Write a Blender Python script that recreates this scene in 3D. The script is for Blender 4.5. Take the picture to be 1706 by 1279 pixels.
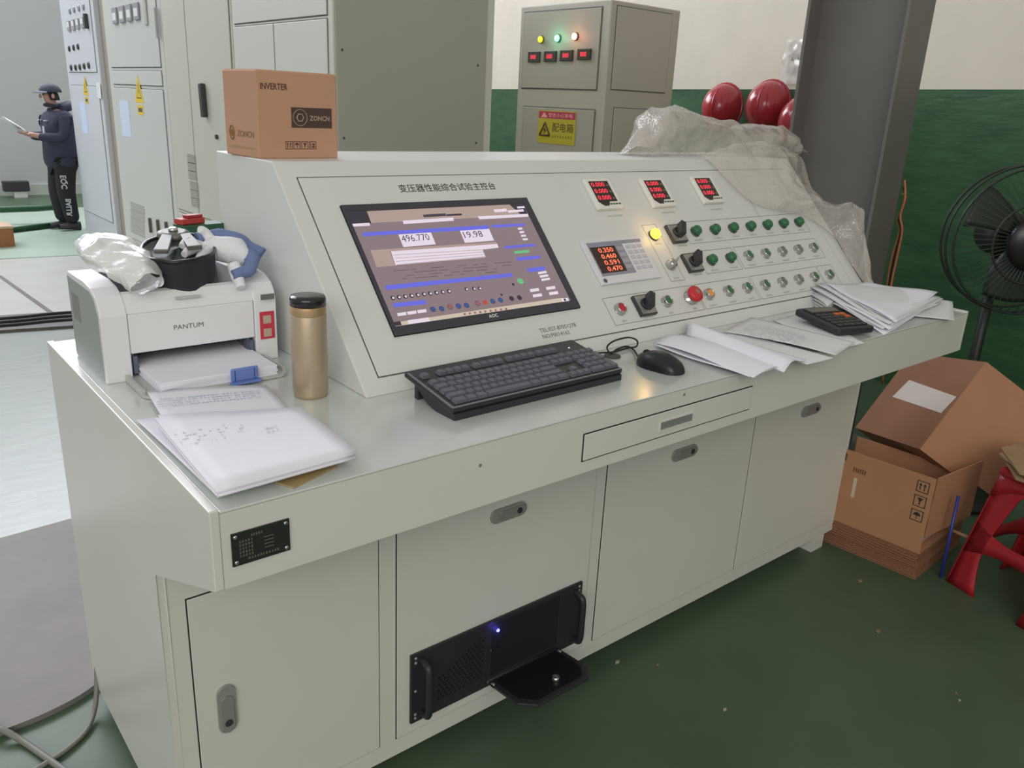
import bpy, bmesh, math, random
from mathutils import Vector, Matrix, Euler, noise
random.seed(7)
for o in list(bpy.data.objects): bpy.data.objects.remove(o)
scn = bpy.context.scene
COL = scn.collection
# ------------------------------------------------------------------ camera
S = 1.22
CAM = Vector((-0.2704, -0.8175, 1.1964)) * S
YAW, PITCH, ROLL, FPX = -0.7016, -0.3259, 0.0487, 1375.55
_cy, _sy, _cp, _sp = math.cos(YAW), math.sin(YAW), math.cos(PITCH), math.sin(PITCH)
FW = Vector((-_sy*_cp, _cy*_cp, _sp)); _r = Vector((_cy, _sy, 0)); _u = _r.cross(FW)
RT = math.cos(ROLL)*_r + math.sin(ROLL)*_u
UP = -math.sin(ROLL)*_r + math.cos(ROLL)*_u
cd = bpy.data.cameras.new('camera'); cam = bpy.data.objects.new('camera', cd); COL.objects.link(cam)
cd.sensor_width = 36; cd.lens = FPX/1706*36; cd.clip_start = 0.02; cd.clip_end = 200
m = Matrix((RT, UP, -FW)).transposed().to_4x4(); m.translation = CAM
cam.matrix_world = m
scn.camera = cam
# ------------------------------------------------------------------ light
def lin(c):
    if isinstance(c, str):
        c = tuple(int(c[i:i+2], 16) for i in (0, 2, 4))
    return tuple(((v/255)/12.92 if v/255 <= .04045 else ((v/255+.055)/1.055)**2.4) for v in c) + (1,)
w = bpy.data.worlds.new('world'); scn.world = w; w.use_nodes = True
w.node_tree.nodes['Background'].inputs[0].default_value = lin('EDECEA')
w.node_tree.nodes['Background'].inputs[1].default_value = 0.54
def area(name, loc, target, size, size_y, power, color='FFFFFF'):
    l = bpy.data.lights.new(name, 'AREA'); l.shape = 'RECTANGLE'; l.size = size; l.size_y = size_y
    l.energy = power; l.color = lin(color)[:3]
    o = bpy.data.objects.new(name, l); COL.objects.link(o); o.location = loc
    o.rotation_euler = (Vector(target)-Vector(loc)).to_track_quat('-Z', 'Y').to_euler()
    return o
area('far_wall_fill', (-1.0, 9.2, 7.2), (-0.6, 8.8, 0), 9, 3, 330, 'F1F4FF')  # added overhead fill that brightens the top of the far wall; no skylight modelled
area('far_window_daylight', (1.2, 11.6, 5.8), (1.0, 0.0, 2.0), 9.5, 3.9, 620, 'F8F8FC')
area('front_fill', (-3.9, -4.6, 3.8), (0.6, 1.0, 0.5), 6, 3, 235, 'FFFAF0')  # added fill from the camera side for the console's front and left faces
scn.view_settings.view_transform = 'Standard'; scn.view_settings.look = 'None'
scn.view_settings.gamma = 1; scn.view_settings.use_curve_mapping = False
scn.view_settings.exposure = 0.0
# ------------------------------------------------------------------ pixel helpers (photo pixels, 1706 x 1279)
def ray(x, y): return FW + RT*((x-853)/FPX) - UP*((y-639.5)/FPX)
def oz(x, y, Z): d = ray(x, y); return CAM + d*((Z-CAM.z)/d.z)
def oy(x, y, Y): d = ray(x, y); return CAM + d*((Y-CAM.y)/d.y)
def ox(x, y, X): d = ray(x, y); return CAM + d*((X-CAM.x)/d.x)
def od(x, y, D): return CAM + ray(x, y)*D
def prj(p):
    d = Vector(p)-CAM; z = d.dot(FW); return 853+FPX*d.dot(RT)/z, 639.5-FPX*d.dot(UP)/z
def zat(X, Y, py):
    a, b = -2.0, 6.0
    for _ in range(50):
        mid = (a+b)/2
        if prj((X, Y, mid))[1] > py: a = mid
        else: b = mid
    return a
def onpl(x, y, p0, n):
    d = ray(x, y); return CAM + d*((Vector(p0)-CAM).dot(n)/d.dot(n))
# ------------------------------------------------------------------ materials
MATS = {}
def mat(name, col, rough=.5, metal=0, spec=.5, var=0, vscale=6, bump=0, bscale=60, emit=0, alpha=1, trans=0, col2=None, stretch=None, coat=0):
    if name in MATS: return MATS[name]
    m = bpy.data.materials.new(name); m.use_nodes = True
    nt = m.node_tree; b = nt.nodes['Principled BSDF']
    c = lin(col)
    b.inputs['Base Color'].default_value = c
    b.inputs['Roughness'].default_value = rough; b.inputs['Metallic'].default_value = metal
    b.inputs['Specular IOR Level'].default_value = spec
    if coat: b.inputs['Coat Weight'].default_value = coat; b.inputs['Coat Roughness'].default_value = .16
    if emit:
        b.inputs['Emission Color'].default_value = c; b.inputs['Emission Strength'].default_value = emit
    if alpha < 1: b.inputs['Alpha'].default_value = alpha
    if trans: b.inputs['Transmission Weight'].default_value = trans
    if var or bump:
        tc = nt.nodes.new('ShaderNodeTexCoord'); mp = nt.nodes.new('ShaderNodeMapping')
        nt.links.new(tc.outputs['Object'], mp.inputs['Vector'])
        if stretch: mp.inputs['Scale'].default_value = stretch
    if var:
        n = nt.nodes.new('ShaderNodeTexNoise'); n.inputs['Scale'].default_value = vscale
        n.inputs['Detail'].default_value = 6; n.inputs['Roughness'].default_value = .62
        nt.links.new(mp.outputs[0], n.inputs['Vector'])
        r = nt.nodes.new('ShaderNodeValToRGB')
        r.color_ramp.elements[0].position = .32; r.color_ramp.elements[1].position = .68
        c2 = lin(col2) if col2 else tuple(min(1, v*(1+var)) for v in c[:3])+(1,)
        c1 = c if col2 else tuple(v*(1-var) for v in c[:3])+(1,)
        r.color_ramp.elements[0].color = c1; r.color_ramp.elements[1].color = c2
        nt.links.new(n.outputs['Fac'], r.inputs[0]); nt.links.new(r.outputs[0], b.inputs['Base Color'])
    if bump:
        n2 = nt.nodes.new('ShaderNodeTexNoise'); n2.inputs['Scale'].default_value = bscale; n2.inputs['Detail'].default_value = 3
        nt.links.new(mp.outputs[0], n2.inputs['Vector'])
        bp = nt.nodes.new('ShaderNodeBump'); bp.inputs['Strength'].default_value = bump; bp.inputs['Distance'].default_value = .004
        nt.links.new(n2.outputs['Fac'], bp.inputs['Height']); nt.links.new(bp.outputs[0], b.inputs['Normal'])
    MATS[name] = m
    return m
# ------------------------------------------------------------------ mesh helpers
def V(*a): return Vector(a)
def frame(o, x, y, z=None):
    x = Vector(x).normalized(); y = Vector(y).normalized(); z = Vector(z).normalized() if z is not None else x.cross(y)
    M = Matrix((x, y, z)).transposed().to_4x4(); M.translation = Vector(o); return M
ID = Matrix.Identity(4)
def NB(): return bmesh.new()
def _put(bm, t, M, mi, smooth=None):
    vs = [bm.verts.new((M @ v.co) if M is not None else v.co) for v in t.verts]
    t.verts.index_update()
    flip = M is not None and M.to_3x3().determinant() < 0
    for f in t.faces:
        idx = [v.index for v in f.verts]
        if flip: idx.reverse()
        try: nf = bm.faces.new([vs[i] for i in idx])
        except ValueError: continue
        nf.material_index = mi if mi is not None else f.material_index
        nf.smooth = f.smooth if smooth is None else smooth
    t.free()
def box(bm, x0, x1, y0, y1, z0, z1, M=None, bev=0, seg=2, mi=0):
    t = bmesh.new()
    x0, x1 = min(x0, x1), max(x0, x1); y0, y1 = min(y0, y1), max(y0, y1); z0, z1 = min(z0, z1), max(z0, z1)
    vs = [t.verts.new((x, y, z)) for x in (x0, x1) for y in (y0, y1) for z in (z0, z1)]
    for f in ((0,1,3,2), (4,6,7,5), (0,4,5,1), (2,3,7,6), (0,2,6,4), (1,5,7,3)): t.faces.new([vs[i] for i in f])
    if bev:
        bmesh.ops.bevel(t, geom=t.edges[:], offset=min(bev, .49*min(x1-x0, y1-y0, z1-z0)), segments=seg, affect='EDGES', profile=.5)
    _put(bm, t, M, mi)
def prism(bm, poly, z0, z1, M=None, bev=0, mi=0, smooth=False):
    t = bmesh.new()
    a = 0
    for i in range(len(poly)):
        (x1, y1), (x2, y2) = poly[i][:2], poly[(i+1) % len(poly)][:2]; a += x1*y2-x2*y1
    if a < 0: poly = list(reversed(poly))
    lo = [t.verts.new((p[0], p[1], z0)) for p in poly]; hi = [t.verts.new((p[0], p[1], z1)) for p in poly]
    t.faces.new(list(reversed(lo))); t.faces.new(hi)
    n = len(poly)
    for i in range(n):
        f = t.faces.new((lo[i], lo[(i+1) % n], hi[(i+1) % n], hi[i])); f.smooth = smooth
    if bev: bmesh.ops.bevel(t, geom=t.edges[:], offset=bev, segments=2, affect='EDGES', profile=.5)
    _put(bm, t, M, mi)
def lathe(bm, prof, n=24, M=None, mi=0, smooth=True, cap=True, sx=1, sy=1):
    t = bmesh.new(); rings = []
    for r, z in prof:
        rings.append([t.verts.new((r*math.cos(2*math.pi*i/n)*sx, r*math.sin(2*math.pi*i/n)*sy, z)) for i in range(n)])
    for a, b in zip(rings, rings[1:]):
        for i in range(n):
            f = t.faces.new((a[i], a[(i+1) % n], b[(i+1) % n], b[i])); f.smooth = smooth
    if cap:
        t.faces.new(list(reversed(rings[0]))); t.faces.new(rings[-1])
    _put(bm, t, M, mi)
def tube(bm, pts, r, n=8, closed=False, mi=0, M=None):
    t = bmesh.new(); pts = [Vector(p) for p in pts]; N = len(pts); rings = []
    a = None
    for i, p in enumerate(pts):
        if closed: d = pts[(i+1) % N]-pts[i-1]
        else: d = pts[min(i+1, N-1)]-pts[max(i-1, 0)]
        d.normalize()
        if a is None:
            a = d.cross(Vector((0, 0, 1)))
            if a.length < 1e-3: a = d.cross(Vector((1, 0, 0)))
        else:
            a = a-d*a.dot(d)
            if a.length < 1e-4: a = d.orthogonal()
        a.normalize(); b = a.cross(d)
        rr = r[i] if isinstance(r, (list, tuple)) else r
        rings.append([t.verts.new(p+(a*math.cos(2*math.pi*k/n)+b*math.sin(2*math.pi*k/n))*rr) for k in range(n)])
    m_ = N if closed else N-1
    for i in range(m_):
        A, B = rings[i], rings[(i+1) % N]
        for k in range(n):
            f = t.faces.new((A[k], B[k], B[(k+1) % n], A[(k+1) % n])); f.smooth = True
    if not closed:
        t.faces.new(rings[0]); t.faces.new(list(reversed(rings[-1])))
    bmesh.ops.recalc_face_normals(t, faces=t.faces[:])
    _put(bm, t, M, mi)
def spline(pts, k=8, closed=False):
    pts = [Vector(p) for p in pts]; out = []; N = len(pts)
    for i in range(N if closed else N-1):
        if closed: p0, p1, p2, p3 = pts[i-1], pts[i], pts[(i+1) % N], pts[(i+2) % N]
        else: p0, p1, p2, p3 = pts[max(i-1, 0)], pts[i], pts[i+1], pts[min(i+2, N-1)]
        for j in range(k):
            t = j/k
            out.append(.5*((2*p1)+(p2-p0)*t+(2*p0-5*p1+4*p2-p3)*t*t+(3*p1-p0-3*p2+p3)*t**3))
    if not closed: out.append(pts[-1])
    return out
def grid(bm, fn, nu, nv, mi=0, smooth=True, thick=0, M=None):
    t = bmesh.new()
    g = [[t.verts.new(fn(i/nu, j/nv)) for j in range(nv+1)] for i in range(nu+1)]
    for i in range(nu):
        for j in range(nv):
            f = t.faces.new((g[i][j], g[i+1][j], g[i+1][j+1], g[i][j+1])); f.smooth = smooth
    if thick:
        t.normal_update()
        bmesh.ops.solidify(t, geom=t.faces[:], thickness=thick)
    _put(bm, t, M, mi)
def ball(bm, c, r, sx=1, sy=1, sz=1, n=16, m_=10, mi=0, M=None):
    t = bmesh.new(); bmesh.ops.create_uvsphere(t, u_segments=n, v_segments=m_, radius=r)
    for v in t.verts: v.co = Vector((v.co.x*sx, v.co.y*sy, v.co.z*sz))+Vector(c)
    for f in t.faces: f.smooth = True
    _put(bm, t, M, mi)
def quad(bm, pts, mi=0):
    f = bm.faces.new([bm.verts.new(p) for p in pts]); f.material_index = mi
def rnd_rect(w, h, r, n=5):
    out = []
    for cx, cy, a0 in ((w-r, r, -90), (w-r, h-r, 0), (r, h-r, 90), (r, r, 180)):
        for k in range(n+1):
            a = math.radians(a0+90*k/n); out.append((cx+r*math.cos(a), cy+r*math.sin(a)))
    return out
def rootloc(p):
    while p.parent: p = p.parent
    return p.location.copy()
def O(name, bm, mats, parent=None, local=False, label=None):
    me = bpy.data.meshes.new(name)
    bm.normal_update()
    bm.to_mesh(me); bm.free()
    for mm in (mats if isinstance(mats, (list, tuple)) else [mats]): me.materials.append(mm)
    if parent is not None and not local: me.transform(Matrix.Translation(-rootloc(parent)))
    o = bpy.data.objects.new(name, me); COL.objects.link(o)
    if parent is not None: o.parent = parent
    if label: o['label'] = label
    return o
def E(name, loc, label, cat, group=None, rotz=0, M=None):
    o = bpy.data.objects.new(name, None); COL.objects.link(o); o.empty_display_size = .05
    if M is not None: o.matrix_world = M
    else: o.location = loc; o.rotation_euler = (0, 0, rotz)
    o['label'] = label; o['category'] = cat
    if group: o['group'] = group
    return o
def T(o, label, cat, group=None):
    o['label'] = label; o['category'] = cat
    if group: o['group'] = group
    return o
def ST(o, label=None):
    o['kind'] = 'structure'
    if label: o['label'] = label
    return o
def dup(o, parent=None):
    c = o.copy(); COL.objects.link(c); c.parent = parent
    for ch in [x for x in o.children]: dup(ch, c)
    return c
def text(name, body, m, parent, org, ux, uy, width=None, height=None, local=False, depth=.0004, align='LEFT', bold=0):
    cu = bpy.data.curves.new(name, 'FONT'); cu.body = body; cu.size = 1; cu.extrude = 0; cu.resolution_u = 2
    cu.offset = bold
    t = bpy.data.objects.new(name, cu); COL.objects.link(t)
    bpy.context.view_layer.update()
    me = bpy.data.meshes.new_from_object(t.evaluated_get(bpy.context.evaluated_depsgraph_get()))
    bpy.data.objects.remove(t); bpy.data.curves.remove(cu)
    xs = [v.co.x for v in me.vertices]; ys = [v.co.y for v in me.vertices]
    if not xs: return None
    x0, x1, y0, y1 = min(xs), max(xs), min(ys), max(ys)
    sx = width/(x1-x0) if width else None; sy = height/(y1-y0) if height else None
    sx = sx or sy; sy = sy or sx
    me.transform(Matrix.Diagonal((sx, sy, 1, 1)) @ Matrix.Translation((-x0, -y0, 0)))
    M = frame(org, ux, uy)
    me.transform(M)
    me.materials.append(m)
    if parent is not None and not local: me.transform(Matrix.Translation(-rootloc(parent)))
    o = bpy.data.objects.new(name, me); COL.objects.link(o); o.name = name
    if parent is not None: o.parent = parent
    return o
# ------------------------------------------------------------------ palette
M_paint = mat('console_paint', 'D1D1CA', .3, spec=.5, bump=.05, bscale=500, var=.02, vscale=3)
M_top = mat('console_top_paint', 'C6CDC7', .2, spec=.6, bump=.05, bscale=350, var=.02, vscale=3, coat=1.0)
M_panel = mat('instrument_panel_paint', 'D4D6D3', .38, spec=.4, bump=.04, bscale=600)
M_gap = mat('dark_gap', '1A1A18', .9)
M_line = mat('printed_line', '55574F', .8)
M_ink = mat('black_ink', '2E302E', .8)
M_capt = mat('caption_ink', '7E7F78', .9)
M_chrome = mat('chrome', 'BDBDBA', .22, metal=.9)
M_steel = mat('satin_steel', 'A0A19E', .4, metal=.45)
M_lock = mat('zinc_lock', '9A9C97', .42, metal=.25)
M_black = mat('black_plastic', '2A2B30', .42, spec=.5, bump=.03, bscale=700)
M_black2 = mat('black_metal', '2C2B30', .45, spec=.5, bump=.03, bscale=500)
M_paper = mat('white_paper', 'E6E6EF', .85, var=.015, vscale=9)
M_paper2 = mat('offwhite_paper', 'DADBDD', .85, var=.03, vscale=12)
M_kraft = mat('kraft_card', 'B08060', .8, var=.05, vscale=5, bump=.06, bscale=120)
M_kraft2 = mat('kraft_card_dark', '96694E', .85, var=.08, vscale=4, bump=.06, bscale=120)
M_green = mat('green_cap', '2F6B49', .38)
M_red = mat('red_cap', 'B5262B', .35)
M_white = mat('white_plastic', 'E4E6E5', .4)
M_rubber = mat('dark_rubber', '232323', .8)
# ------------------------------------------------------------------ setting
M_floor = mat('green_epoxy_floor', '465B47', .42, spec=.4, var=.1, vscale=2.2, col2='52664F', bump=.05, bscale=30)
bm = NB(); box(bm, -6, 9, -5, 12.4, -.1, 0); ST(O('floor', bm, M_floor), 'green painted workshop floor')
# far wall
YF = 11.95
M_wfar = mat('grey_far_wall', 'C2C4C8', .6, var=.03, vscale=.6)
bm = NB(); box(bm, -6, 9, YF, YF+.2, 0, 8.2); wb = ST(O('wall_back', bm, M_wfar), 'grey far wall of the workshop')
bm = NB(); box(bm, -6, 9, YF-.03, YF-.001, 0, .14); ST(O('baseboard_back', bm, mat('pale_baseboard', 'C2C8C2', .5)))
# right wall, cream above green, rotated against the console
HW = 1.64
wa, wb_ = oz(830, 146.5, HW), oz(1706, 149, HW)
wa, wb_ = oz(1150, 148.5, HW), oz(1690, 149, HW)
wd = (wa-wb_); wd.z = 0; wd.normalize()          # along the wall, away from camera
wn = Vector((wd.y, -wd.x, 0))                    # into the wall
if wn.x < 0: wn = -wn
w0 = Vector((wb_.x, wb_.y, 0))
MW = frame(w0, wd, (0, 0, 1), -wn) if False else Matrix((wd, wn, Vector((0, 0, 1)))).transposed().to_4x4()
MW.translation = w0
M_cream = mat('cream_wall_paint', 'CBC3B4', .6, var=.05, vscale=1.6, bump=.25, bscale=6)
M_gwall = mat('green_wall_paint', '274A2F', .3, var=.12, vscale=2.5, col2='38603F', bump=.5, bscale=9, stretch=(1.2, 1.2, 5))
bm = NB(); box(bm, -5, 11, .006, .2, 0, 8.2, MW)
ST(O('wall_right', bm, M_cream), 'cream painted workshop wall')
bm = NB(); box(bm, -5, 11, 0, .0055, 0, HW, MW)
ST(O('trim_1', bm, M_gwall), 'glossy green painted dado of the cream wall')
def onwall(x, y, off=0): return onpl(x, y, w0 - wn*off, wn)
# windows high on the far wall that light the place
M_day = mat('daylight_pane', 'F2F6FF', .2, emit=5)
M_wfr = mat('window_frame_metal', '8E9296', .5, metal=.3)
for i, x0 in enumerate((-4.6, -2.0, .6, 3.2)):
    bm = NB(); x1 = x0+2.3; z0, z1 = 3.9, 7.6
    for a, b in ((x0, x0+.06), (x1-.06, x1), ((x0+x1)/2-.025, (x0+x1)/2+.025)): box(bm, a, b, YF-.06, YF-.001, z0, z1)
    for a, b in ((z0, z0+.06), (z1-.06, z1), (5.73, 5.77)): box(bm, x0+.06, x1-.06, YF-.058, YF-.002, a, b)
    wo = ST(O('window_%d' % (i+1), bm, M_wfr))
    for xa, xb in ((x0+.06, (x0+x1)/2-.025), ((x0+x1)/2+.025, x1-.06)):
        for za, zb in ((z0+.06, 5.73), (5.77, z1-.06)):
            bm = NB(); box(bm, xa, xb, YF-.03, YF-.02, za, zb); O('pane', bm, M_day, wo)
# floor plates left of the console: pale sheet, grey sheet, dark strip
M_pale = mat('pale_sheet', '7F8882', .32, spec=.5, var=.06, vscale=5, col2='939B95', bump=.12, bscale=14, stretch=(1, 6, 1))
M_grey = mat('grey_sheet', '787471', .6, var=.05, vscale=3, col2='837E7B')
def floor_sheet(name, px, th, m, label, z=0.0005):
    pts = [oz(x, y, z+th) for x, y in px]
    bm = NB(); prism(bm, [(p.x, p.y) for p in pts], z, z+th)
    return T(O(name, bm, m), label, 'floor sheet')
fs = []
bm = NB()
edge = spline([oz(-330, 1330, .02), oz(-160, 1275, .02), oz(0, 1215, .02), oz(90, 1178, .02), oz(158, 1138, .02), oz(240, 1070, .02)], 6)
back = [oz(240, 828, .02), oz(-330, 985, .02)]
prism(bm, [(p.x, p.y) for p in edge]+[(p.x, p.y) for p in back], .001, .016)
T(O('floor_sheet', bm, M_grey), 'dull grey sheet lying on the green floor beside the console', 'floor sheet')
pb = [oz(-330, 990, .012), oz(240, 833, .012), oz(300, 536, .012), oz(-330, 570, .012)]
bm = NB(); prism(bm, [(p.x, p.y) for p in pb], .001, .012)
T(O('floor_sheet', bm, M_pale), 'shiny pale sheet catching the daylight, between grey sheet and cable trough', 'floor sheet')
# dark cable trough strip
bm = NB()
q = [oz(-330, 572, .03), oz(300, 530, .03), oz(300, 507, .03), oz(-330, 545, .03)]
prism(bm, [(p.x, p.y) for p in q], .001, .03)
ct = T(O('cable_trough', bm, mat('trough_dark', '57534F', .6, var=.2, vscale=8, stretch=(1, 9, 1))), 'low dark cable trough crossing the floor behind the printer', 'cable trough')
for k in range(3):
    bm = NB(); tube(bm, spline([oz(-330, 551+k*7, .035), oz(0, 531+k*6, .035), oz(110, 521+k*6, .035), oz(300, 511+k*6, .035)], 6), .011, 6)
    O('cable', bm, M_rubber, ct)
M_slab = mat('grey_floor_paint', 'A9AAA2', .4, var=.05, vscale=2, col2='B4B6AE')
bm = NB(); q = [oz(-330, 546, .004), oz(300, 506, .004), oz(300, 420, .004), oz(140, 425, .004), oz(0, 432, .004), oz(-330, 450, .004)]
prism(bm, [(p.x, p.y) for p in q], .0005, .004)
ST(O('floor_walkway', bm, M_slab), 'grey painted walkway across the floor')
bm = NB(); q = [oz(-330, 449, .003), oz(0, 431, .003), oz(145, 424, .003), oz(145, 345, .003), oz(-330, 350, .003)]
prism(bm, [(p.x, p.y) for p in q], .0005, .003)
ST(O('floor_bay', bm, mat('pale_green_floor_paint', '9FB2A2', .4, var=.06, vscale=2)), 'pale green painted floor bay')
bm = NB(); q = [oz(-60, 432, .006), oz(0, 463, .006), oz(88, 526, .006), oz(94, 523, .006), oz(4, 460, .006), oz(-56, 430, .006)]
prism(bm, [(p.x, p.y) for p in q], .004, .006); T(O('floor_seam', bm, mat('seam_dark', '6F6C66', .8)), 'thin dark seam cut diagonally into the grey walkway', 'seam')
# small debris on the floor
dm = [mat('debris_tan', '8A7560', .9), mat('debris_pale', 'A9A69B', .9)]
for i, (x, y, s_) in enumerate([(1462, 1052, .012), (1207, 1182, .008), (1095, 1108, .007), (1028, 1103, .01), (1592, 1155, .006), (1598, 1167, .006), (1432, 968, .014)]):
    p = oz(x, y, 0); bm = NB()
    prism(bm, [(p.x-s_, p.y-s_*.3), (p.x+s_*.2, p.y-s_*.6), (p.x+s_, p.y), (p.x-s_*.1, p.y+s_*.5)], .0004, .003)
    T(O('floor_scrap', bm, dm[i % 2]), 'tiny scrap of litter lying on the green floor', 'scrap', 'litter scraps on the floor')
# ================================================================== control console
H, W, D, L, R, SS, ZB = .9272, 2.313, .9535, .1202, .2912, .1168, .053
X1, Y1, Y2, Y3, H2, X2 = .399, .2833, .6595, .9651, 1.3272, 2.2526
con = E('control_console', (W/2, D/2, 0), 'long pale grey steel control desk with a sloping instrument panel', 'control desk')
YZ = frame((0, 0, 0), (0, 1, 0), (0, 0, 1))      # local a=Y, b=Z, extrude along X
prof = [(0, H+.003), (0, H-L), (R, H-L-SS), (R, ZB), (D, ZB), (D, H+.003)]
bm = NB(); prism(bm, prof, -.001, .013, YZ, bev=.002); O('side_panel', bm, M_paint, con)
bm = NB(); prism(bm, prof, W-.013, W+.001, YZ, bev=.002); O('side_panel', bm, M_paint, con)
bm = NB(); prism(bm, [(.0005, H-.004), (.0005, H-L), (R+.01, H-L-SS), (R+.01, H-.004)], .013, W-.013, YZ); O('front_apron', bm, M_paint, con)
bm = NB(); box(bm, .013, W-.013, 0, D, H-.004, H, bev=.0015); O('desk_top', bm, M_top, con)
bm = NB(); box(bm, .013, W-.013, R+.0005, D, ZB, H-L-SS); O('cabinet_body', bm, M_paint, con)
for (a, b) in ((.02, .1), (2.1896, 2.262)):
    for (c, d) in ((R+.001, R+.06), (D-.07, D-.01)):
        bm = NB(); box(bm, a, b, c, d, 0, ZB); O('foot', bm, M_paint, con)
# bright joint where the side panel meets the apron
# doors
def lock(M, parent, ln=.104, wd=.034):
    b_ = NB(); prism(b_, [(x-ln/2, y-wd/2) for x, y in rnd_rect(ln, wd, wd*.46, 5)], 0, .006, M, bev=.0012)
    lk = O('latch', b_, M_lock, parent)
    b_ = NB(); prism(b_, [(x-ln*.3, y-wd*.33) for x, y in rnd_rect(ln*.78, wd*.66, wd*.3, 5)], .0062, .009, M, bev=.001); 
    lathe(b_, [(.0075, .009), (.0075, .0102)], 14, M @ Matrix.Translation((ln*.27, 0, 0)), mi=1)
    o = O('latch_lever', b_, [M_steel, M_ink], parent)
    return lk
def door(x0, x1, z0, z1, Mlock=None, y=R):
    b_ = NB(); box(b_, x0-.0022, x1+.0022, y-.0006, y+.001, z0-.0022, z1+.0022); O('door_gap', b_, M_gap, con)
    b_ = NB(); box(b_, x0, x1, y-.003, y, z0, z1, bev=.0008, seg=1); d = O('door', b_, M_paint, con)
    if Mlock is not None: lock(Mlock, d)
    return d
ZD0, ZD1 = .1, .622
def LM(x, z, vert=False):
    if vert: return frame((x, R-.003, z), (0, 0, -1), (1, 0, 0))
    return frame((x, R-.003, z), (1, 0, 0), (0, 0, 1))
door(.045, .4246, ZD0, ZD1, LM(.098, .37, True))
door(.4697, 1.045, ZD0, ZD1, LM(.763, .582))
door(1.086, 1.708, ZD0, ZD1, LM(1.383, .581))
door(1.713, 2.292, ZD0, ZD1, LM(2.009, .58))
# drawer in the apron
b_ = NB(); box(b_, .692, 1.2185, -.0006, .001, .8315, .8885); O('drawer_gap', b_, M_gap, con)
b_ = NB(); box(b_, .6945, 1.216, -.0025, .001, .8338, .8862, bev=.0008, seg=1); dr = O('drawer', b_, M_paint, con)
b_ = NB()
for a in ((.905, 1.012, .847, .8495), (.905, 1.012, .8665, .869), (.905, .9075, .8495, .8665), (1.0095, 1.012, .8495, .8665)): box(b_, a[0], a[1], -.005, -.0024, a[2], a[3])
O('pull_frame', b_, M_paint, dr)
b_ = NB(); box(b_, .9075, 1.0095, -.0032, -.0024, .8495, .8665); O('pull', b_, mat('drawer_pull_grey', '8C8F8D', .5, metal=.3), dr)
for x, y in ((800, 775), (1140, 657)):
    p = oy(x, y, 0); b_ = NB(); lathe(b_, [(.003, 0), (.003, .0008)], 10, frame((p.x, -.0001, p.z), (1, 0, 0), (0, 0, 1))); O('screw_hole', b_, M_capt, con)
# nameplate
b_ = NB(); box(b_, .0255, .1095, -.0025, .0005, .8395, .8895); npl = O('nameplate', b_, mat('nameplate_black', '232423', .45), con)
for x in (.031, .104):
    for z in (.845, .884):
        b_ = NB(); lathe(b_, [(.0034, 0), (.003, .0012), (.0015, .002)], 12, frame((x, -.0025, z), (1, 0, 0), (0, 0, 1))); O('rivet', b_, M_chrome, npl)
b_ = NB(); random.seed(3)
FN = frame((.0255, -.0027, .8395), (1, 0, 0), (0, 0, 1))
def glyph(b, x, y, w_, h_, M, mi=0):      # a small printed character made of strokes
    n = random.choice((2, 3, 3))
    for k in range(n):
        yy = y+h_*(k+.3)/n
        x0_ = x+w_*random.uniform(0, .18); x1_ = x+w_*random.uniform(.75, 1)
        quad(b, [M @ V(x0_, yy-h_*.055, 0), M @ V(x1_, yy-h_*.055, 0), M @ V(x1_, yy+h_*.055, 0), M @ V(x0_, yy+h_*.055, 0)], mi)
    xx = x+w_*random.uniform(.3, .6)
    quad(b, [M @ V(xx-w_*.06, y, 0), M @ V(xx+w_*.06, y, 0), M @ V(xx+w_*.06, y+h_, 0), M @ V(xx-w_*.06, y+h_, 0)], mi)
for r_ in range(5):
    for k in range(5): glyph(b_, .010+k*.0042, .012+r_*.0055, .0032, .0036, FN)
for k in range(5): glyph(b_, .027+k*.0036, .040, .003, .004, FN)
for k in range(11): glyph(b_, .022+k*.0042, .0055, .0034, .004, FN)
for r_ in range(4): quad(b_, [FN @ V(.046, .016+r_*.0055, 0), FN @ V(.06, .016+r_*.0055, 0), FN @ V(.06, .0166+r_*.0055, 0), FN @ V(.046, .0166+r_*.0055, 0)])
O('nameplate_print', b_, mat('nameplate_ink', '8E897C', .6), npl)
# ------------------------------------------------------------------ upper housing and sloping panel
bm = NB(); prism(bm, [(Y1, H), (Y2, H2), (Y3, H2), (Y3, H)], X1, X2, YZ, bev=.0025); O('upper_housing', bm, M_panel, con)
sv = Vector((0, Y2-Y1, H2-H)).normalized(); sn = Vector((0, -(H2-H), Y2-Y1)).normalized()
P0 = Vector((0, Y1, H))
FP = Matrix((Vector((1, 0, 0)), sv, sn)).transposed().to_4x4(); FP.translation = P0     # panel frame: u along X, v up the slope, n outwards
def pan(x, y, off=0):
    q = onpl(x, y, P0+sn*off, sn); return q.x, (q-P0).dot(sv)
def pq(off, *px): return [FP @ V(*pan(x, y, off), off) for x, y in px]
b_ = NB(); box(b_, .438, 2.192, .036, .508, -.001, .0006, FP); O('plate_gap', b_, mat('groove_shadow', '5A5B54', .9), con)
b_ = NB(); box(b_, .4405, 2.1895, .0385, .5055, -.001, .0018, FP, bev=.0006, seg=1); O('instrument_plate', b_, M_panel, con)
ZP = .0018
def strip(b, u0, v0, u1, v1, w_=.0011, off=ZP+.0003):
    d = Vector((u1-u0, v1-v0, 0)); d.normalize(); n = Vector((-d.y, d.x, 0))*w_/2
    quad(b, [FP @ (V(u0, v0, off)-n), FP @ (V(u1, v1, off)-n), FP @ (V(u1, v1, off)+n), FP @ (V(u0, v0, off)+n)])
b_ = NB()
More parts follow.
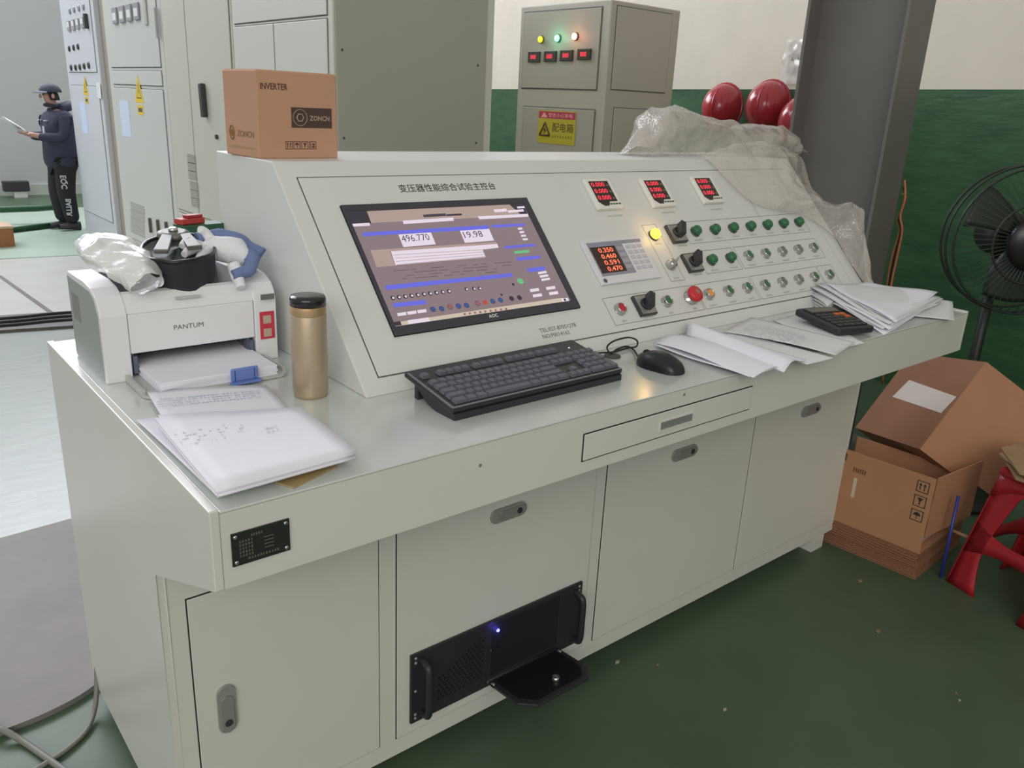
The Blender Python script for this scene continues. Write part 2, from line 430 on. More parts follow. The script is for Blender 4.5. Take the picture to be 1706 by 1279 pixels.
def frame_rect(u0, v0, u1, v1):
    strip(b_, u0, v0, u1, v0); strip(b_, u1, v0, u1, v1); strip(b_, u1, v1, u0, v1); strip(b_, u0, v1, u0, v0)
frame_rect(1.525, .257, 2.128, .329); frame_rect(1.525, .158, 1.688, .231); frame_rect(1.699, .158, 2.128, .231)
frame_rect(1.37, .15, 1.425, .329); frame_rect(1.1, .055, 1.44, .131); frame_rect(1.447, .055, 1.69, .131)
frame_rect(1.699, .055, 2.042, .131); frame_rect(2.049, .055, 2.13, .131)
strip(b_, 1.907, .329, 1.907, .5055)
O('legend_lines', b_, M_line, con)
# captions under the controls
b_ = NB(); random.seed(11)
def caption(u, v, n, s=.0062):
    b_ = NB()
    for k in range(n): glyph(b_, u-n*s/2+k*s, v, s*.8, s*.9, FP @ Matrix.Translation((0, 0, ZP+.0004)))
    O('caption', b_, M_capt, con)
US = [1.137+k*.0863 for k in range(12)]
for u in US[5:]: caption(u, .264, 6)
for u in US[5:]: caption(u, .164, 6)
for i, u in enumerate(US): caption(u+(.01 if i == 3 else 0), .06, 3 if i in (0, 2, 3) else 5)
caption(1.49, .252, 6); caption(1.487, .158, 6); caption(1.397, .265, 4); caption(1.397, .156, 4)
caption(1.29, .362, 9); caption(1.505, .362, 9); caption(1.722, .362, 9)
# lettering
up_ = tuple(sv); ri = (1, 0, 0)
u0, v0 = pan(666.7, 321.5); u1, v1 = pan(826, 315.5)
text('title_lettering', '变压器性能综合试验主控台', M_ink, con, FP @ V(u0, v0, ZP+.0004), ri, up_, width=u1-u0, bold=.006)
u0, v0 = pan(900, 555); u1, _ = pan(959, 543)
text('phone_lettering', 'TEL:027-87051278', M_line, con, FP @ V(u0, v0, ZP+.0004), ri, up_, width=u1-u0)
u0, v0 = pan(905, 565); u1, _ = pan(949, 556)
text('number_lettering', 'NO:F0014162', M_line, con, FP @ V(u0, v0, ZP+.0004), ri, up_, width=u1-u0)
# ------------------------------------------------------------------ push buttons, lamps, selectors
def PM(u, v, n=ZP): return FP @ Matrix.Translation((u, v, n))
def bezel_button(u, v, capm, big=False):
    b = NB(); lathe(b, [(.0155, 0), (.0155, .004), (.0145, .012), (.0135, .0135), (.0115, .0135), (.0112, .011)], 20, PM(u, v), cap=False)
    lathe(b, [(.0165, 0), (.0165, .002), (.0150, .0025)], 20, PM(u, v))
    r = O('push_button', b, M_chrome, con)
    b = NB(); lathe(b, [(.0111, .006), (.0111, .0122), (.0098, .0136)], 20, PM(u, v)); O('button_cap', b, capm, r)
def dome_lamp(u, v, m, s=1):
    b = NB(); lathe(b, [(.016*s, 0), (.016*s, .004), (.014*s, .005)], 20, PM(u, v)); r = O('indicator_lamp', b, mat('lamp_base', '4E524C', .5), con)
    b = NB(); lathe(b, [(.0138*s, .005), (.0145*s, .009), (.0138*s, .016), (.0105*s, .0195), (.004*s, .0205)], 20, PM(u, v)); O('lamp_lens', b, m, r)
M_greenl = mat('green_lens', '2C6B48', .3)
for u in US[5:]: dome_lamp(u, .293, M_greenl)
for u in US[5:7]: dome_lamp(u, .196, M_greenl)
M_greydk = mat('smoky_cap', '6E7470', .3)
for i, u in enumerate(US[7:]): bezel_button(u, .196, M_green if i in (0, 1, 4) else M_greydk)
bezel_button(US[0], .094, M_red); bezel_button(US[2], .094, M_green)
bezel_button(US[4], .095, mat('amber_cap', 'E09A52', .35))
for i in range(5, 12): bezel_button(US[i], .095, M_greydk if i in (8, 9) else M_green)
# emergency stop
b = NB(); lathe(b, [(.021, 0), (.021, .003), (.019, .004), (.017, .014)], 24, PM(1.405, .094)); es = O('emergency_stop', b, M_chrome, con)
b = NB(); lathe(b, [(.017, .014), (.0225, .018), (.023, .026), (.020, .030), (.012, .0315), (.001, .032)], 24, PM(1.405, .094)); O('mushroom_head', b, mat('stop_red', 'C22A33', .35), es)
b = NB(); box(b, -.006, .006, -.006, .006, .031, .0324, PM(1.407, .096) @ Matrix.Rotation(.4, 4, 'Z')); O('arrow_mark', b, mat('stop_mark', '9A7B63', .5), es)
# yellow lit lamp
dome_lamp(1.393, .293, mat('lit_amber', 'FFE23A', .3, emit=3.0), 1.0)
ll = bpy.data.lights.new('amber_lamp_light', 'POINT'); ll.energy = .08; ll.color = (1, .55, .2); ll.shadow_soft_size = .012
lo = bpy.data.objects.new('amber_lamp_light', ll); COL.objects.link(lo); lo.location = FP @ V(1.393, .293, .045)
# clear toggle / bulb
b = NB(); lathe(b, [(.016, 0), (.016, .004), (.013, .007), (.013, .016), (.008, .02)], 18, PM(1.397, .197)); tg = O('key_switch', b, M_chrome, con)
b = NB(); box(b, -.0015, .0015, -.011, .009, .02, .034, PM(1.397, .197) @ Matrix.Rotation(-.9, 4, 'Z')); O('switch_key', b, M_steel, tg)
def selector(u, v, ang):
    b = NB(); box(b, -.029, .029, -.029, .029, 0, .010, PM(u, v), bev=.0015); r = O('selector_switch', b, mat('selector_base', '3C3B3A', .4), con)
    b = NB(); box(b, -.0255, .0255, -.0255, .0255, .0101, .0108, PM(u, v)); O('selector_plate', b, M_steel, r)
    b = NB(); lathe(b, [(.016, .0108), (.015, .018)], 20, PM(u, v)); 
    box(b, -.0085, .0085, -.022, .022, .018, .040, PM(u, v) @ Matrix.Rotation(ang, 4, 'Z'), bev=.002); O('selector_handle', b, M_black, r)
selector(1.481, .290, -.6); selector(1.482, .195, -.6); selector(1.222, .093, -.6)
# ------------------------------------------------------------------ digital meters
M_led = mat('red_led', 'F0384A', .4, emit=.9)
M_ledbg = mat('meter_window', '2A1A1A', .25)
M_mwhite = mat('meter_white', 'E2E2DC', .45)
def panel_meter(u, v, txts):
    b = NB(); box(b, -.048, .048, -.048, .048, 0, .012, PM(u, v), bev=.003); r = O('panel_meter', b, M_mwhite, con)
    b = NB(); prism(b, [(-.037, .039), (.034, .039), (.034, -.027), (.004, -.027), (-.004, -.04), (-.021, -.04), (-.037, -.027)], .0115, .0124, PM(u, v)); O('meter_window', b, M_ledbg, r)
    for i, t in enumerate(txts):
        o = FP @ V(u-.032, v+.021-i*.021, ZP+.0127); text('meter_digits', t, M_led, r, o, ri, up_, width=.048, height=.014, bold=.012)
    b = NB()
    for k in range(3): box(b, .022, .03, .022-k*.021, .028-k*.021, .0125, .0128, PM(u, v))
    O('meter_unit_marks', b, mat('unit_mark', '7C6A5C', .5), r)
    for k in range(4):
        b = NB(); box(b, .002+k*.0105, .009+k*.0105, -.037, -.0325, .012, .0135, PM(u, v), bev=.0005, seg=1); O('meter_key', b, M_line, r)
panel_meter(1.279, .429, ['0.000']*3); panel_meter(1.494, .427, ['0.000']*3); panel_meter(1.717, .43, ['0.000']*3)
# power analyser
mu, mv = 1.225, .228
b = NB(); box(b, -.11, .11, -.064, .066, 0, .008, PM(mu, mv), bev=.002); pa = O('power_analyser', b, mat('analyser_face', 'D9D9DD', .4), con)
b = NB(); box(b, -.096, .026, -.042, .052, .0078, .0084, PM(mu, mv)); box(b, -.096, .10, .046, .056, .0078, .0085, PM(mu, mv)); O('analyser_fascia', b, mat('analyser_violet', '8F8F9E', .5), pa)
b = NB(); box(b, -.092, -.004, -.034, .042, .0085, .009, PM(mu, mv)); O('analyser_window', b, mat('analyser_glass', '35211F', .25), pa)
M_led2 = mat('orange_led', 'FF6A4C', .4, emit=1.3)
for i, t in enumerate(('0.350', '0.460', '0.591', '0.470')):
    text('analyser_digits', t, M_led2, pa, FP @ V(mu-.068, mv+.0245-i*.0182, ZP+.0093), ri, up_, width=.052, height=.0135, bold=.012)
b = NB()
for r_ in range(4):
    box(b, -.001, .022, .026-r_*.018, .038-r_*.018, .0085, .0092, PM(mu, mv))
O('analyser_side_keys', b, mat('analyser_key', 'A5A3AB', .5), pa)
for r_ in range(5):
    for c_ in range(3):
        b = NB(); box(b, .034+c_*.022, .05+c_*.022, .03-r_*.016, .04-r_*.016, .008, .0098, PM(mu, mv), bev=.0006, seg=1); O('analyser_key', b, mat('analyser_button', 'BDBEC6', .5), pa)
b = NB(); lathe(b, [(.006, .008), (.006, .0088)], 16, PM(mu-.094, mv-.054)); O('analyser_mark', b, mat('analyser_mark', '565660', .5), pa)
# ------------------------------------------------------------------ monitor set flush in the panel
mb = [pan(*q) for q in ((566, 345), (877, 331), (964, 515), (655, 563))]
a0, a1 = .5065, 1.0155; b0, b1 = .1145, .431
bm = NB(); box(bm, a0, a1, b0, b1, 0, .004, FP)
M_bez = mat('monitor_bezel', '3A3B45', .35, spec=.5)
M_bezg = mat('monitor_bezel_gap', '0E0E10', .5)
mon = O('monitor', bm, M_bezg, con)
sc = [(574.5, 353.5), (872.6, 343.5), (946, 502), (654, 541.5)]
s0, s1, t0, t1 = .5155, .996, .1355, .4135
bm = NB()
for (x0_, x1_, y0_, y1_) in ((a0+.001, s0, b0+.001, b1-.001), (s1, a1-.001, b0+.001, b1-.001), (s0, s1, b0+.001, t0), (s0, s1, t1, b1-.001)):
    box(bm, x0_, x1_, y0_, y1_, .003, .0075, FP)
O('bezel', bm, M_bez, mon)
def em(name, col, e=.72): 
    m_ = mat('screen_'+name, col, .28, emit=e); m_.node_tree.nodes['Principled BSDF'].inputs['Base Color'].default_value = (.012, .012, .013, 1); return m_
M_scr = em('mauve', '98848A', .74)
bm = NB(); box(bm, s0, s1, t0, t1, .003, .0052, FP); O('screen', bm, M_scr, mon)
M_faint = em('faint', '6E5E66', .7)
ui = [em('white', 'F3E6F5', .85), em('blue', '6F72F0', .8), em('tan', 'C9B0A6', .7), em('dark', '3C3646', .6), em('green', '6FD08F', .8), em('cream', 'E3D2BE', .75), em('navy', '3F5CA8', .7), em('rose', 'B06A72', .7), em('redicon', 'D0553F', .7), em('text', '4C4550', .6), M_faint]
bm = NB()
def c6(x, y): return 540+x/3.7087, 280+y/3.7087
LY = [0]
def uq(mi, *pts, off=.0054):
    q = []
    for x, y in pts:
        u, v = pan(*c6(x, y), .0054)
        u = min(max(u, s0+.0005), s1-.0005); v = min(max(v, t0+.0005), t1-.0005)
        q.append(FP @ V(u, v, off))
    q.reverse()
    quad(bm, q, mi)
def uc(mi, x, y, rr, off=.0056):
    u, v = pan(*c6(x, y), .0054)
    quad(bm, [FP @ V(u+rr*math.cos(2*math.pi*k/12), v+rr*math.sin(2*math.pi*k/12), off) for k in range(12)], mi)
uq(2, (120, 268), (1240, 208), (1262, 292), (160, 345)); uq(3, (120, 265), (262, 262), (292, 342), (160, 348), off=.0055); uq(3, (1140, 215), (1240, 212), (1258, 285), (1215, 287), off=.0055)
uq(0, (163, 345), (280, 338), (284, 356), (169, 362), off=.0057); uq(0, (485, 325), (798, 305), (802, 325), (491, 346), off=.0057); uq(0, (950, 298), (1258, 283), (1262, 300), (958, 317), off=.0057)
uq(0, (1045, 256), (1125, 250), (1130, 268), (1055, 274), off=.0057); uq(0, (1130, 262), (1230, 254), (1236, 268), (1140, 276), off=.0057); uq(0, (1190, 238), (1236, 235), (1240, 247), (1196, 250), off=.0057)
uq(9, (610, 288), (750, 280), (756, 296), (616, 304), off=.0057); uq(3, (755, 286), (850, 281), (850, 292), (757, 297), off=.0057)
uq(1, (235, 398), (1013, 352), (1018, 376), (242, 421)); uq(1, (1035, 350), (1238, 342), (1242, 357), (1042, 368)); uq(1, (375, 725), (1158, 648), (1166, 670), (384, 753))
uq(1, (1110, 482), (1300, 466), (1306, 482), (1118, 498)); uq(1, (1183, 552), (1333, 538), (1340, 557), (1192, 573)); uq(1, (1252, 620), (1360, 606), (1370, 630), (1262, 643)); uq(1, (423, 835), (625, 813), (634, 840), (432, 860))
uq(4, (1172, 513), (1265, 504), (1270, 520), (1180, 529))
uq(0, (458, 410), (660, 397), (690, 470), (490, 488)); uq(0, (838, 385), (1018, 372), (1050, 447), (870, 462))
uq(2, (285, 507), (1062, 456), (1070, 470), (405, 514), (440, 602), (325, 612)); uq(0, (412, 514), (1070, 469), (1078, 492), (978, 503), (998, 550), (441, 600), off=.0056)
for k in range(4): uq(2, (425+k*8, 536+k*20), (985+k*5, 503+k*14), (986+k*5, 506+k*14), (426+k*8, 539+k*20), off=.0058)
for k in range(4): uq(0, (1195+k*10, 369+k*22), (1222+k*11, 366+k*22), (1227+k*11, 378+k*22), (1200+k*10, 381+k*22))
for k in range(3): uq(0, (1320+k*10, 642+k*21), (1372+k*10, 634+k*21), (1377+k*10, 647+k*21), (1325+k*10, 656+k*21))
for x, y in ((1270, 748), (1288, 781), (1370, 735), (1388, 767)): uq(0, (x, y), (x+55, y-8), (x+60, y+10), (x+5, y+18))
for k in range(10): uc(3, 424+k*38.6, 802-k*4.6, .0052); uc(0, 427+k*38.6, 802-k*4.6, .0027, .0058)
for x, y in ((878, 748), (925, 745), (960, 743)): uc(3, x, y, .0045); uc(0, x+4, y+1, .0024, .0058)
for k in range(3): uq(0, (450+k*62, 896-k*9), (506+k*62, 888-k*9), (510+k*62, 907-k*9), (456+k*62, 915-k*9))
for x, y, c_ in ((672, 872, 6), (726, 868, 6), (778, 857, 7), (830, 852, 6), (880, 848, 6), (948, 836, 7), (1042, 822, 6), (1090, 815, 6), (1158, 805, 3), (1207, 800, 3)): uc(3, x, y, .0066); uc(c_, x, y, .0056, .0058)
uq(8, (978, 818), (1005, 815), (1010, 840), (984, 844)); uc(4, 1215, 698, .0075); uc(4, 1208, 698, .0068, .0057); uc(3, 1168, 718, .0036); uc(3, 1096, 782, .003)
uq(5, (405, 958), (1472, 800), (1500, 838), (415, 985)); uq(0, (515, 940), (645, 922), (656, 946), (521, 963), off=.0057); uq(3, (405, 955), (470, 945), (480, 970), (412, 980), off=.0057)
uq(0, (1464, 806), (1505, 800), (1514, 822), (1472, 828), off=.0057); uq(9, (1478, 808), (1490, 806), (1496, 820), (1484, 822), off=.006)
for k in range(9): uq(7, (860+k*32, 897-k*4), (872+k*32, 895-k*4), (876+k*32, 907-k*4), (864+k*32, 909-k*4), off=.0058)
random.seed(5)
for k in range(46):
    x = random.uniform(430, 1120); y = random.choice((632, 650, 668, 686))-(x-430)*.075
    ln = random.uniform(25, 60); uq(10, (x, y), (x+ln, y-ln*.085), (x+ln, y-ln*.085+4), (x, y+4))
O('screen_graphics', bm, ui, mon)
u0, v0 = pan(*c6(472, 470)); u1, _ = pan(*c6(645, 455)); text('screen_digits', '496.770', ui[9], mon, FP @ V(u0+.004, v0+.001, .006), ri, up_, width=(u1-u0)*.98, height=.017)
u0, v0 = pan(*c6(856, 445)); u1, _ = pan(*c6(972, 433)); text('screen_digits', '19.98', ui[9], mon, FP @ V(u0+.004, v0+.001, .006), ri, up_, width=(u1-u0)*.98, height=.017)
u0, v0 = pan(*c6(1012, 937)); u1, _ = pan(*c6(1068, 930)); text('monitor_logo', 'AOC', M_white, mon, FP @ V(u0, v0, .0079), ri, up_, width=u1-u0, bold=.02)
# ================================================================== rack computer in the cabinet door
pc = E('rack_computer', (.76, R-.01, .22), 'black rack computer set into the cabinet, its flap hanging open', 'computer')
PF = frame((.501, R-.0032, .128), (1, 0, 0), (0, 0, 1))      # local x along front, y up, z outwards
WPC, HPC = .52, .182
bm = NB(); box(bm, 0, WPC, 0, HPC, 0, .007, PF, bev=.0012); O('front_panel', bm, M_black2, pc)
bm = NB(); box(bm, .225, .44, .028, .17, .0069, .0078, PF); O('drive_bay', bm, mat('bay_dark', '1E1E24', .5), pc)
# perforated vent: ring-shaped holes as small dark discs, recessed look
M_hole = mat('vent_hole', '050505', .9)
for r_ in range(12):
    for c_ in range(11):
        if r_*11+c_ > 140: break
        x = .075+c_*.0118+(r_ % 2)*.0059; y = .036+r_*.0094
        if x < .075+.02*(max(0, r_-6)): continue
        if r_ == 0 and c_ == 0 or True:
            bm = NB() if r_+c_ == 0 or 'hole_me' not in globals() else None
        if bm is not None and 'hole_me' not in globals():
            lathe(bm, [(.0036, 0), (.0036, .0006)], 6, PF @ Matrix.Translation((0, 0, .0069)) @ Matrix.Translation((x, y, 0)))
            h_ = O('vent_hole', bm, M_hole, pc); hole_me = h_.data; hx, hy = x, y
        else:
            h_ = bpy.data.objects.new('vent_hole', hole_me); COL.objects.link(h_); h_.parent = pc
            h_.location = (x-hx, 0, y-hy)
# handles
for x in (.028, .495):
    bm = NB(); pts = spline([(x, .022, .006), (x, .024, .022), (x, .034, .036), (x, .09, .038), (x, .148, .036), (x, .158, .022), (x, .16, .006)], 5)
    tube(bm, [PF @ Vector(p) for p in pts], .0085, 8); O('handle', bm, M_black, pc)
    for y in (.012, .022, .085, .16, .172):
        if x > .4 and y in (.022, .085): continue
        bm = NB(); lathe(bm, [(.004, 0), (.0036, .0016), (.001, .0022)], 10, PF @ Matrix.Translation((x-.016 if x < .2 else x+.014, y, .007))); O('screw', bm, M_steel, pc)
# open flap hinged at the bottom
FM = PF @ Matrix.Translation((.216, .014, .008)) @ Matrix.Rotation(math.radians(84), 4, 'X')
bm = NB(); prism(bm, [(0, 0), (.225, 0), (.225, .115), (.195, .15), (.03, .15), (0, .115)], -.004, .004, FM, bev=.0015); fl = O('flap', bm, M_black, pc)
bm = NB(); prism(bm, [(.014, .012), (.21, .012), (.21, .106), (.185, .136), (.04, .136), (.014, .106)], -.0052, -.004, FM); O('flap_lining', bm, mat('flap_lining', '1A1719', .25), pc)
bm = NB(); tube(bm, [FM @ V(-.004, 0, 0), FM @ V(.219, 0, 0)], .006, 8); O('hinge', bm, M_black2, pc)
for x in (0, .215):
    bm = NB(); lathe(bm, [(.007, 0), (.007, .005)], 12, FM @ frame((x, .02, 0), (0, 1, 0), (0, 0, 1))); O('hinge_stay', bm, M_steel, pc)
bm = NB(); lathe(bm, [(.009, -.016), (.009, -.004), (.0055, -.004), (.0055, .012)], 14, FM @ Matrix.Translation((.125, .108, 0))); lk = O('flap_lock', bm, M_chrome, pc)
ky = FM @ V(.125, .108, -.018)
bm = NB(); box(bm, -.0012, .0012, -.004, .004, -.03, 0, Matrix.Translation(ky)); lathe(bm, [(.0115, -.0012), (.0115, .0012)], 14, frame(ky+V(0, 0, -.036), (0, 1, 0), (0, 0, 1)), ); O('key', bm, M_chrome, lk)
p = oy(830, 1050, R-.012); lx = (p.x-.501); lzz = p.z-.128
bm = NB(); lathe(bm, [(.0045, .0078), (.004, .010), (.002, .0112)], 12, PF @ Matrix.Translation((lx, lzz, 0))); O('power_led', bm, mat('blue_led', '5A5AFF', .3, emit=7), pc)
ll = bpy.data.lights.new('blue_led_light', 'POINT'); ll.energy = .02; ll.color = (.12, .1, 1); ll.shadow_soft_size = .006
lo = bpy.data.objects.new('blue_led_light', ll); COL.objects.link(lo); lo.location = PF @ V(lx, lzz, .022)
for x, y in ((.225, .10), (.245, .106)):
    bm = NB(); lathe(bm, [(.002, .007), (.002, .0078)], 8, PF @ Matrix.Translation((x, y, 0))); O('screw', bm, M_steel, pc)
# ================================================================== keyboard
kx, kyy = .466, .098
KM = Matrix.Translation((kx, kyy, H)) @ Matrix.Rotation(math.radians(.6), 4, 'Z')
kb = E('keyboard', None, 'black computer keyboard with raised back on the desk below the monitor', 'keyboard', M=KM)
WK, DK = .437, .158
tilt = math.radians(9.5)
KT = Matrix.Translation((0, .006, .012)) @ Matrix.Rotation(tilt, 4, 'X')
M_kbc = mat('keyboard_case', '24252A', .4)
bm = NB(); box(bm, 0, WK, 0, DK, 0, .012, KT, bev=.004, seg=3); O('case', bm, M_kbc, kb, local=True)
bm = NB()
prism(bm, [(.003, 0), (.003, .012), (.13, .034), (.09, .008), (.06, 0)], .004, WK-.004, frame((0, 0, 0), (0, 1, 0), (0, 0, 1))); O('base', bm, M_black, kb, local=True)
for x in (.01, WK-.05):
    bm = NB(); box(bm, x, x+.04, .128, .14, 0, .036, bev=.002); O('tilt_foot', bm, M_black, kb, local=True)
bm = NB()
for (a, b_, c, d) in ((.002, WK-.002, .0015, .0045), ): box(bm, a, b_, c, d, .0112, .0128, KT)
box(bm, .0015, .0045, .0045, DK-.01, .0112, .0128, KT)
O('edge_trim', bm, mat('keyboard_trim', '74747E', .3), kb, local=True)
KC = mat('key_plastic', '60626C', .5, bump=.02)
keymesh = {}
def key(x, y, w_, d_=.0155):
    k = (round(w_, 4), round(d_, 4))
    if k not in keymesh:
        b = NB(); a = .0022
        lo = [(-w_/2, -d_/2, 0), (w_/2, -d_/2, 0), (w_/2, d_/2, 0), (-w_/2, d_/2, 0)]; hi = [(-w_/2+a, -d_/2+a*.7, .0065), (w_/2-a, -d_/2+a*.7, .0065), (w_/2-a, d_/2-a, .0065), (-w_/2+a, d_/2-a, .0065)]
        L_ = [b.verts.new(q) for q in lo]; H_ = [b.verts.new(q) for q in hi]; b.faces.new(H_)
        for i in range(4): b.faces.new((L_[i], L_[(i+1) % 4], H_[(i+1) % 4], H_[i]))
        me = bpy.data.meshes.new('key'); b.normal_update(); b.to_mesh(me); b.free(); me.materials.append(KC); keymesh[k] = me
    o = bpy.data.objects.new('key', keymesh[k]); COL.objects.link(o); o.parent = kb
    o.matrix_local = KT @ Matrix.Translation((x, y, .0118))
pt = .0187; kx0 = .014
def krow(y, ws, x0=kx0):
    x = x0
    for w_ in ws:
        if w_ > 0: key(x+w_*pt/2, y, w_*pt-.0016)
        x += abs(w_)*pt
ys = [.019+i*.0187 for i in range(5)]; yf = .124
krow(ys[0], [1.5, 1.25, 1.25, 5.75, 1.25, 1.25, 1.25, 1.5]); krow(ys[1], [2.25]+[1]*10+[2.75]); krow(ys[2], [1.75]+[1]*11+[2.25]); krow(ys[3], [1.5]+[1]*12+[1.5]); krow(ys[4], [1]*13+[2])
krow(yf, [1, -1, 1, 1, 1, 1, -.5, 1, 1, 1, 1, -.5, 1, 1, 1, 1])
nx = kx0+15.25*pt
krow(ys[0], [1, 1, 1], nx); krow(ys[1], [-1, 1], nx); krow(ys[3], [1, 1, 1], nx); krow(ys[4], [1, 1, 1], nx); krow(yf, [1, 1, 1], nx)
nx = kx0+18.5*pt
krow(ys[0], [2, 1], nx)
for i in (1, 2, 3): krow(ys[i], [1, 1, 1], nx)
krow(ys[4], [1, 1, 1, 1], nx)
key(nx+3.5*pt, (ys[0]+ys[1])/2, pt-.0016, pt*2-.003); key(nx+3.5*pt, (ys[2]+ys[3])/2, pt-.0016, pt*2-.003)
bm = NB(); box(bm, .395, .397, .123, .125, .0118, .0128, KT); O('status_led', bm, mat('white_led', 'FFFFFF', .3, emit=3), kb, local=True)
# ================================================================== mouse with its cable
mc = (oz(1060, 596, H+.01)+oz(1141, 616, H+.012))/2
md = oz(1141, 616, H+.012)-oz(1060, 596, H+.01); mang = math.atan2(md.y, md.x)
ms = E('computer_mouse', None, 'black wired computer mouse beside the keyboard', 'mouse', M=Matrix.Translation((mc.x, mc.y, H)) @ Matrix.Rotation(mang, 4, 'Z'))
def mouse_fn(u, v):
    t = u; x = -.058+.116*t
    hw = .031*(1-(2*abs(t-.55))**3.2*.55)*(.35+.65*min(1, t/.06, (1-t)/.10)**.5)
    hh = (.036*math.sin(math.pi*(t*.8+.12))**.8+.002)*(min(1, t/.04, (1-t)/.14))**.5
    a = math.pi*v
    return V(x, hw*math.cos(a), .001+hh*math.sin(a)**.75)
bm = NB(); grid(bm, mouse_fn, 22, 16); 
O('shell', bm, mat('mouse_plastic', '1B1C20', .35, spec=.5), ms, local=True)
bm = NB(); lathe(bm, [(.009, -.003), (.0095, 0), (.009, .003)], 14, frame((-.036, 0, .026), (1, 0, 0), (0, 0, 1))); O('wheel', bm, M_rubber, ms, local=True)
bm = NB(); box(bm, -.054, .0, -.0006, .0006, .0262, .0285); 
MI = ms.matrix_world.inverted()
bm.free()
bm = NB()
cp = [MI @ oz(*q) for q in ((1062, 592, H+.012), (1052, 581, H+.006), (1045, 572, H+.03), (1063, 575, H+.05), (1055, 562, H+.07), (1030, 566, H+.06), (1013, 578, H+.03), (1015, 589, H+.012), (1025, 585, H+.008), (1050, 580, H+.012), (1045, 581, H+.01))]
cpp = [oz(1062, 592, H+.012), oz(1055, 582, H+.004), oz(1044, 577, H+.004), oz(1027, 582, H+.004), oz(1018, 589, H+.006), oz(1012, 582, H+.012), oz(1013, 575, H+.02), oz(1025, 567, H+.03), oz(1047, 562, H+.03), oz(1061, 567, H+.02), oz(1060, 577, H+.008), oz(1044, 580, H+.005), oz(1022, 586, H+.006), oz(1012, 587, H+.004), oz(985, 588, H+.004)]
tube(bm, [MI @ p_ for p_ in spline(cpp, 8)], .0021, 6); O('cable', bm, M_rubber, ms, local=True)
bm = NB(); p_ = oz(1020, 594, H); lathe(bm, [(.019, 0), (.019, .003), (.016, .0045)], 20, MI @ Matrix.Translation((p_.x, p_.y, H))); O('cable_disc', bm, mat('disc_grey', '4A4844', .6), ms, local=True)
# ================================================================== thermos
tp = oz(518, 657, H); ztop = zat(tp.x, tp.y, 491)
th = E('thermos_flask', (tp.x, tp.y, H), 'slim golden-brown metal thermos flask with a black cap beside the printer', 'flask')
HT = ztop-H; r = .0325
M_gold = mat('gold_metal', 'B3A28A', .36, metal=.4, var=.05, vscale=20, stretch=(1, 1, .1))
bm = NB(); lathe(bm, [(r*.92, 0), (r*.96, .002), (r*.96, .006), (r, .012), (r, HT-.036), (r*.98, HT-.0345)], 32); O('body', bm, M_gold, th, local=True)
bm = NB(); lathe(bm, [(r*.99, HT-.0345), (r*1.0, HT-.033), (r*1.0, HT-.0195), (r*.99, HT-.0185)], 32); O('collar', bm, mat('gold_collar', 'C2A27C', .35, metal=.6), th, local=True)
bm = NB(); lathe(bm, [(r*1.0, HT-.0182), (r*1.0, HT-.006), (r*.93, HT-.001), (r*.6, HT), (.001, HT)], 32); O('cap', bm, mat('cap_black', '1E1D1C', .2, spec=.6), th, local=True)
for z in (.012, .02):
    bm = NB(); lathe(bm, [(r*1.0, z), (r*1.006, z+.0008), (r*1.0, z+.0016)], 32, cap=False); O('base_ring', bm, M_gold, th, local=True)
# ================================================================== printer
pr0 = oz(179, 641, H); pr1 = oz(464, 596, H)
pang = math.atan2(pr1.y-pr0.y, pr1.x-pr0.x); WPR = (pr1-pr0).length
PRM = Matrix.Translation((pr0.x, pr0.y, H)) @ Matrix.Rotation(pang, 4, 'Z')
pr = E('laser_printer', None, 'white laser printer with a paper tray on the desk end', 'printer', M=PRM)
M_prw = mat('printer_white', 'DFE1E3', .4); M_prshade = mat('printer_side_shade', '9B9F9D', .5)  # the grey puts the shade on the printer's left side into its colour
DP, HP = .225, .178
side = [(0, 0), (0, .128), (.006, .146), (.02, .162), (.05, .174), (.10, .178), (DP, .176), (DP+.004, .02), (DP, 0)]
SX = frame((0, 0, 0), (0, 1, 0), (0, 0, 1))
cw = .047
bm = NB(); prism(bm, side, 0, cw, SX, bev=.002); O('body_column', bm, M_prw, pr, local=True)
bm = NB(); prism(bm, side, WPR-cw, WPR, SX, bev=.002); O('body_column', bm, M_prw, pr, local=True)
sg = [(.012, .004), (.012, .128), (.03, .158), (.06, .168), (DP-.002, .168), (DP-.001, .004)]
bm = NB(); prism(bm, sg, -.0012, 0, SX); sp_ = O('side_cover', bm, M_prshade, pr, local=True)
for k in range(9):
    bm = NB(); box(bm, -.0018, -.0011, DP-.028-k*.0065, DP-.0245-k*.0065, .085, .14); O('vent_slot', bm, mat('vent_grey', '8A8C8C', .6), sp_, local=True)
bm = NB(); prism(bm, [(.004, .129), (.008, .146), (.022, .163), (.032, .166), (.036, .160), (.036, .129)], cw, WPR-cw, SX); O('top_lip', bm, M_prw, pr, local=True)
bm = NB(); prism(bm, [(.036, .05), (.036, .150), (.05, .146), (.19, .128), (.205, .172), (DP, .174), (DP, .05)], cw, WPR-cw, SX); O('output_well', bm, mat('well_grey', '8F9191', .5), pr, local=True)
bm = NB(); box(bm, cw+.001, WPR-cw-.001, .002, .03, .052, .1285, bev=.002); fd = O('front_cover', bm, M_prw, pr, local=True)
bm = NB(); box(bm, cw+.09, cw+.138, -.0005, .004, .148, .153, bev=.001); O('pull_notch', bm, mat('notch_grey', 'B8BABA', .5), fd, local=True)
bm = NB(); box(bm, cw, WPR-cw, .1, .2, .0, .055); box(bm, cw, WPR-cw, .03, .1, .045, .055); O('tray_bay', bm, mat('bay_grey', '4C4E5A', .6), pr, local=True)
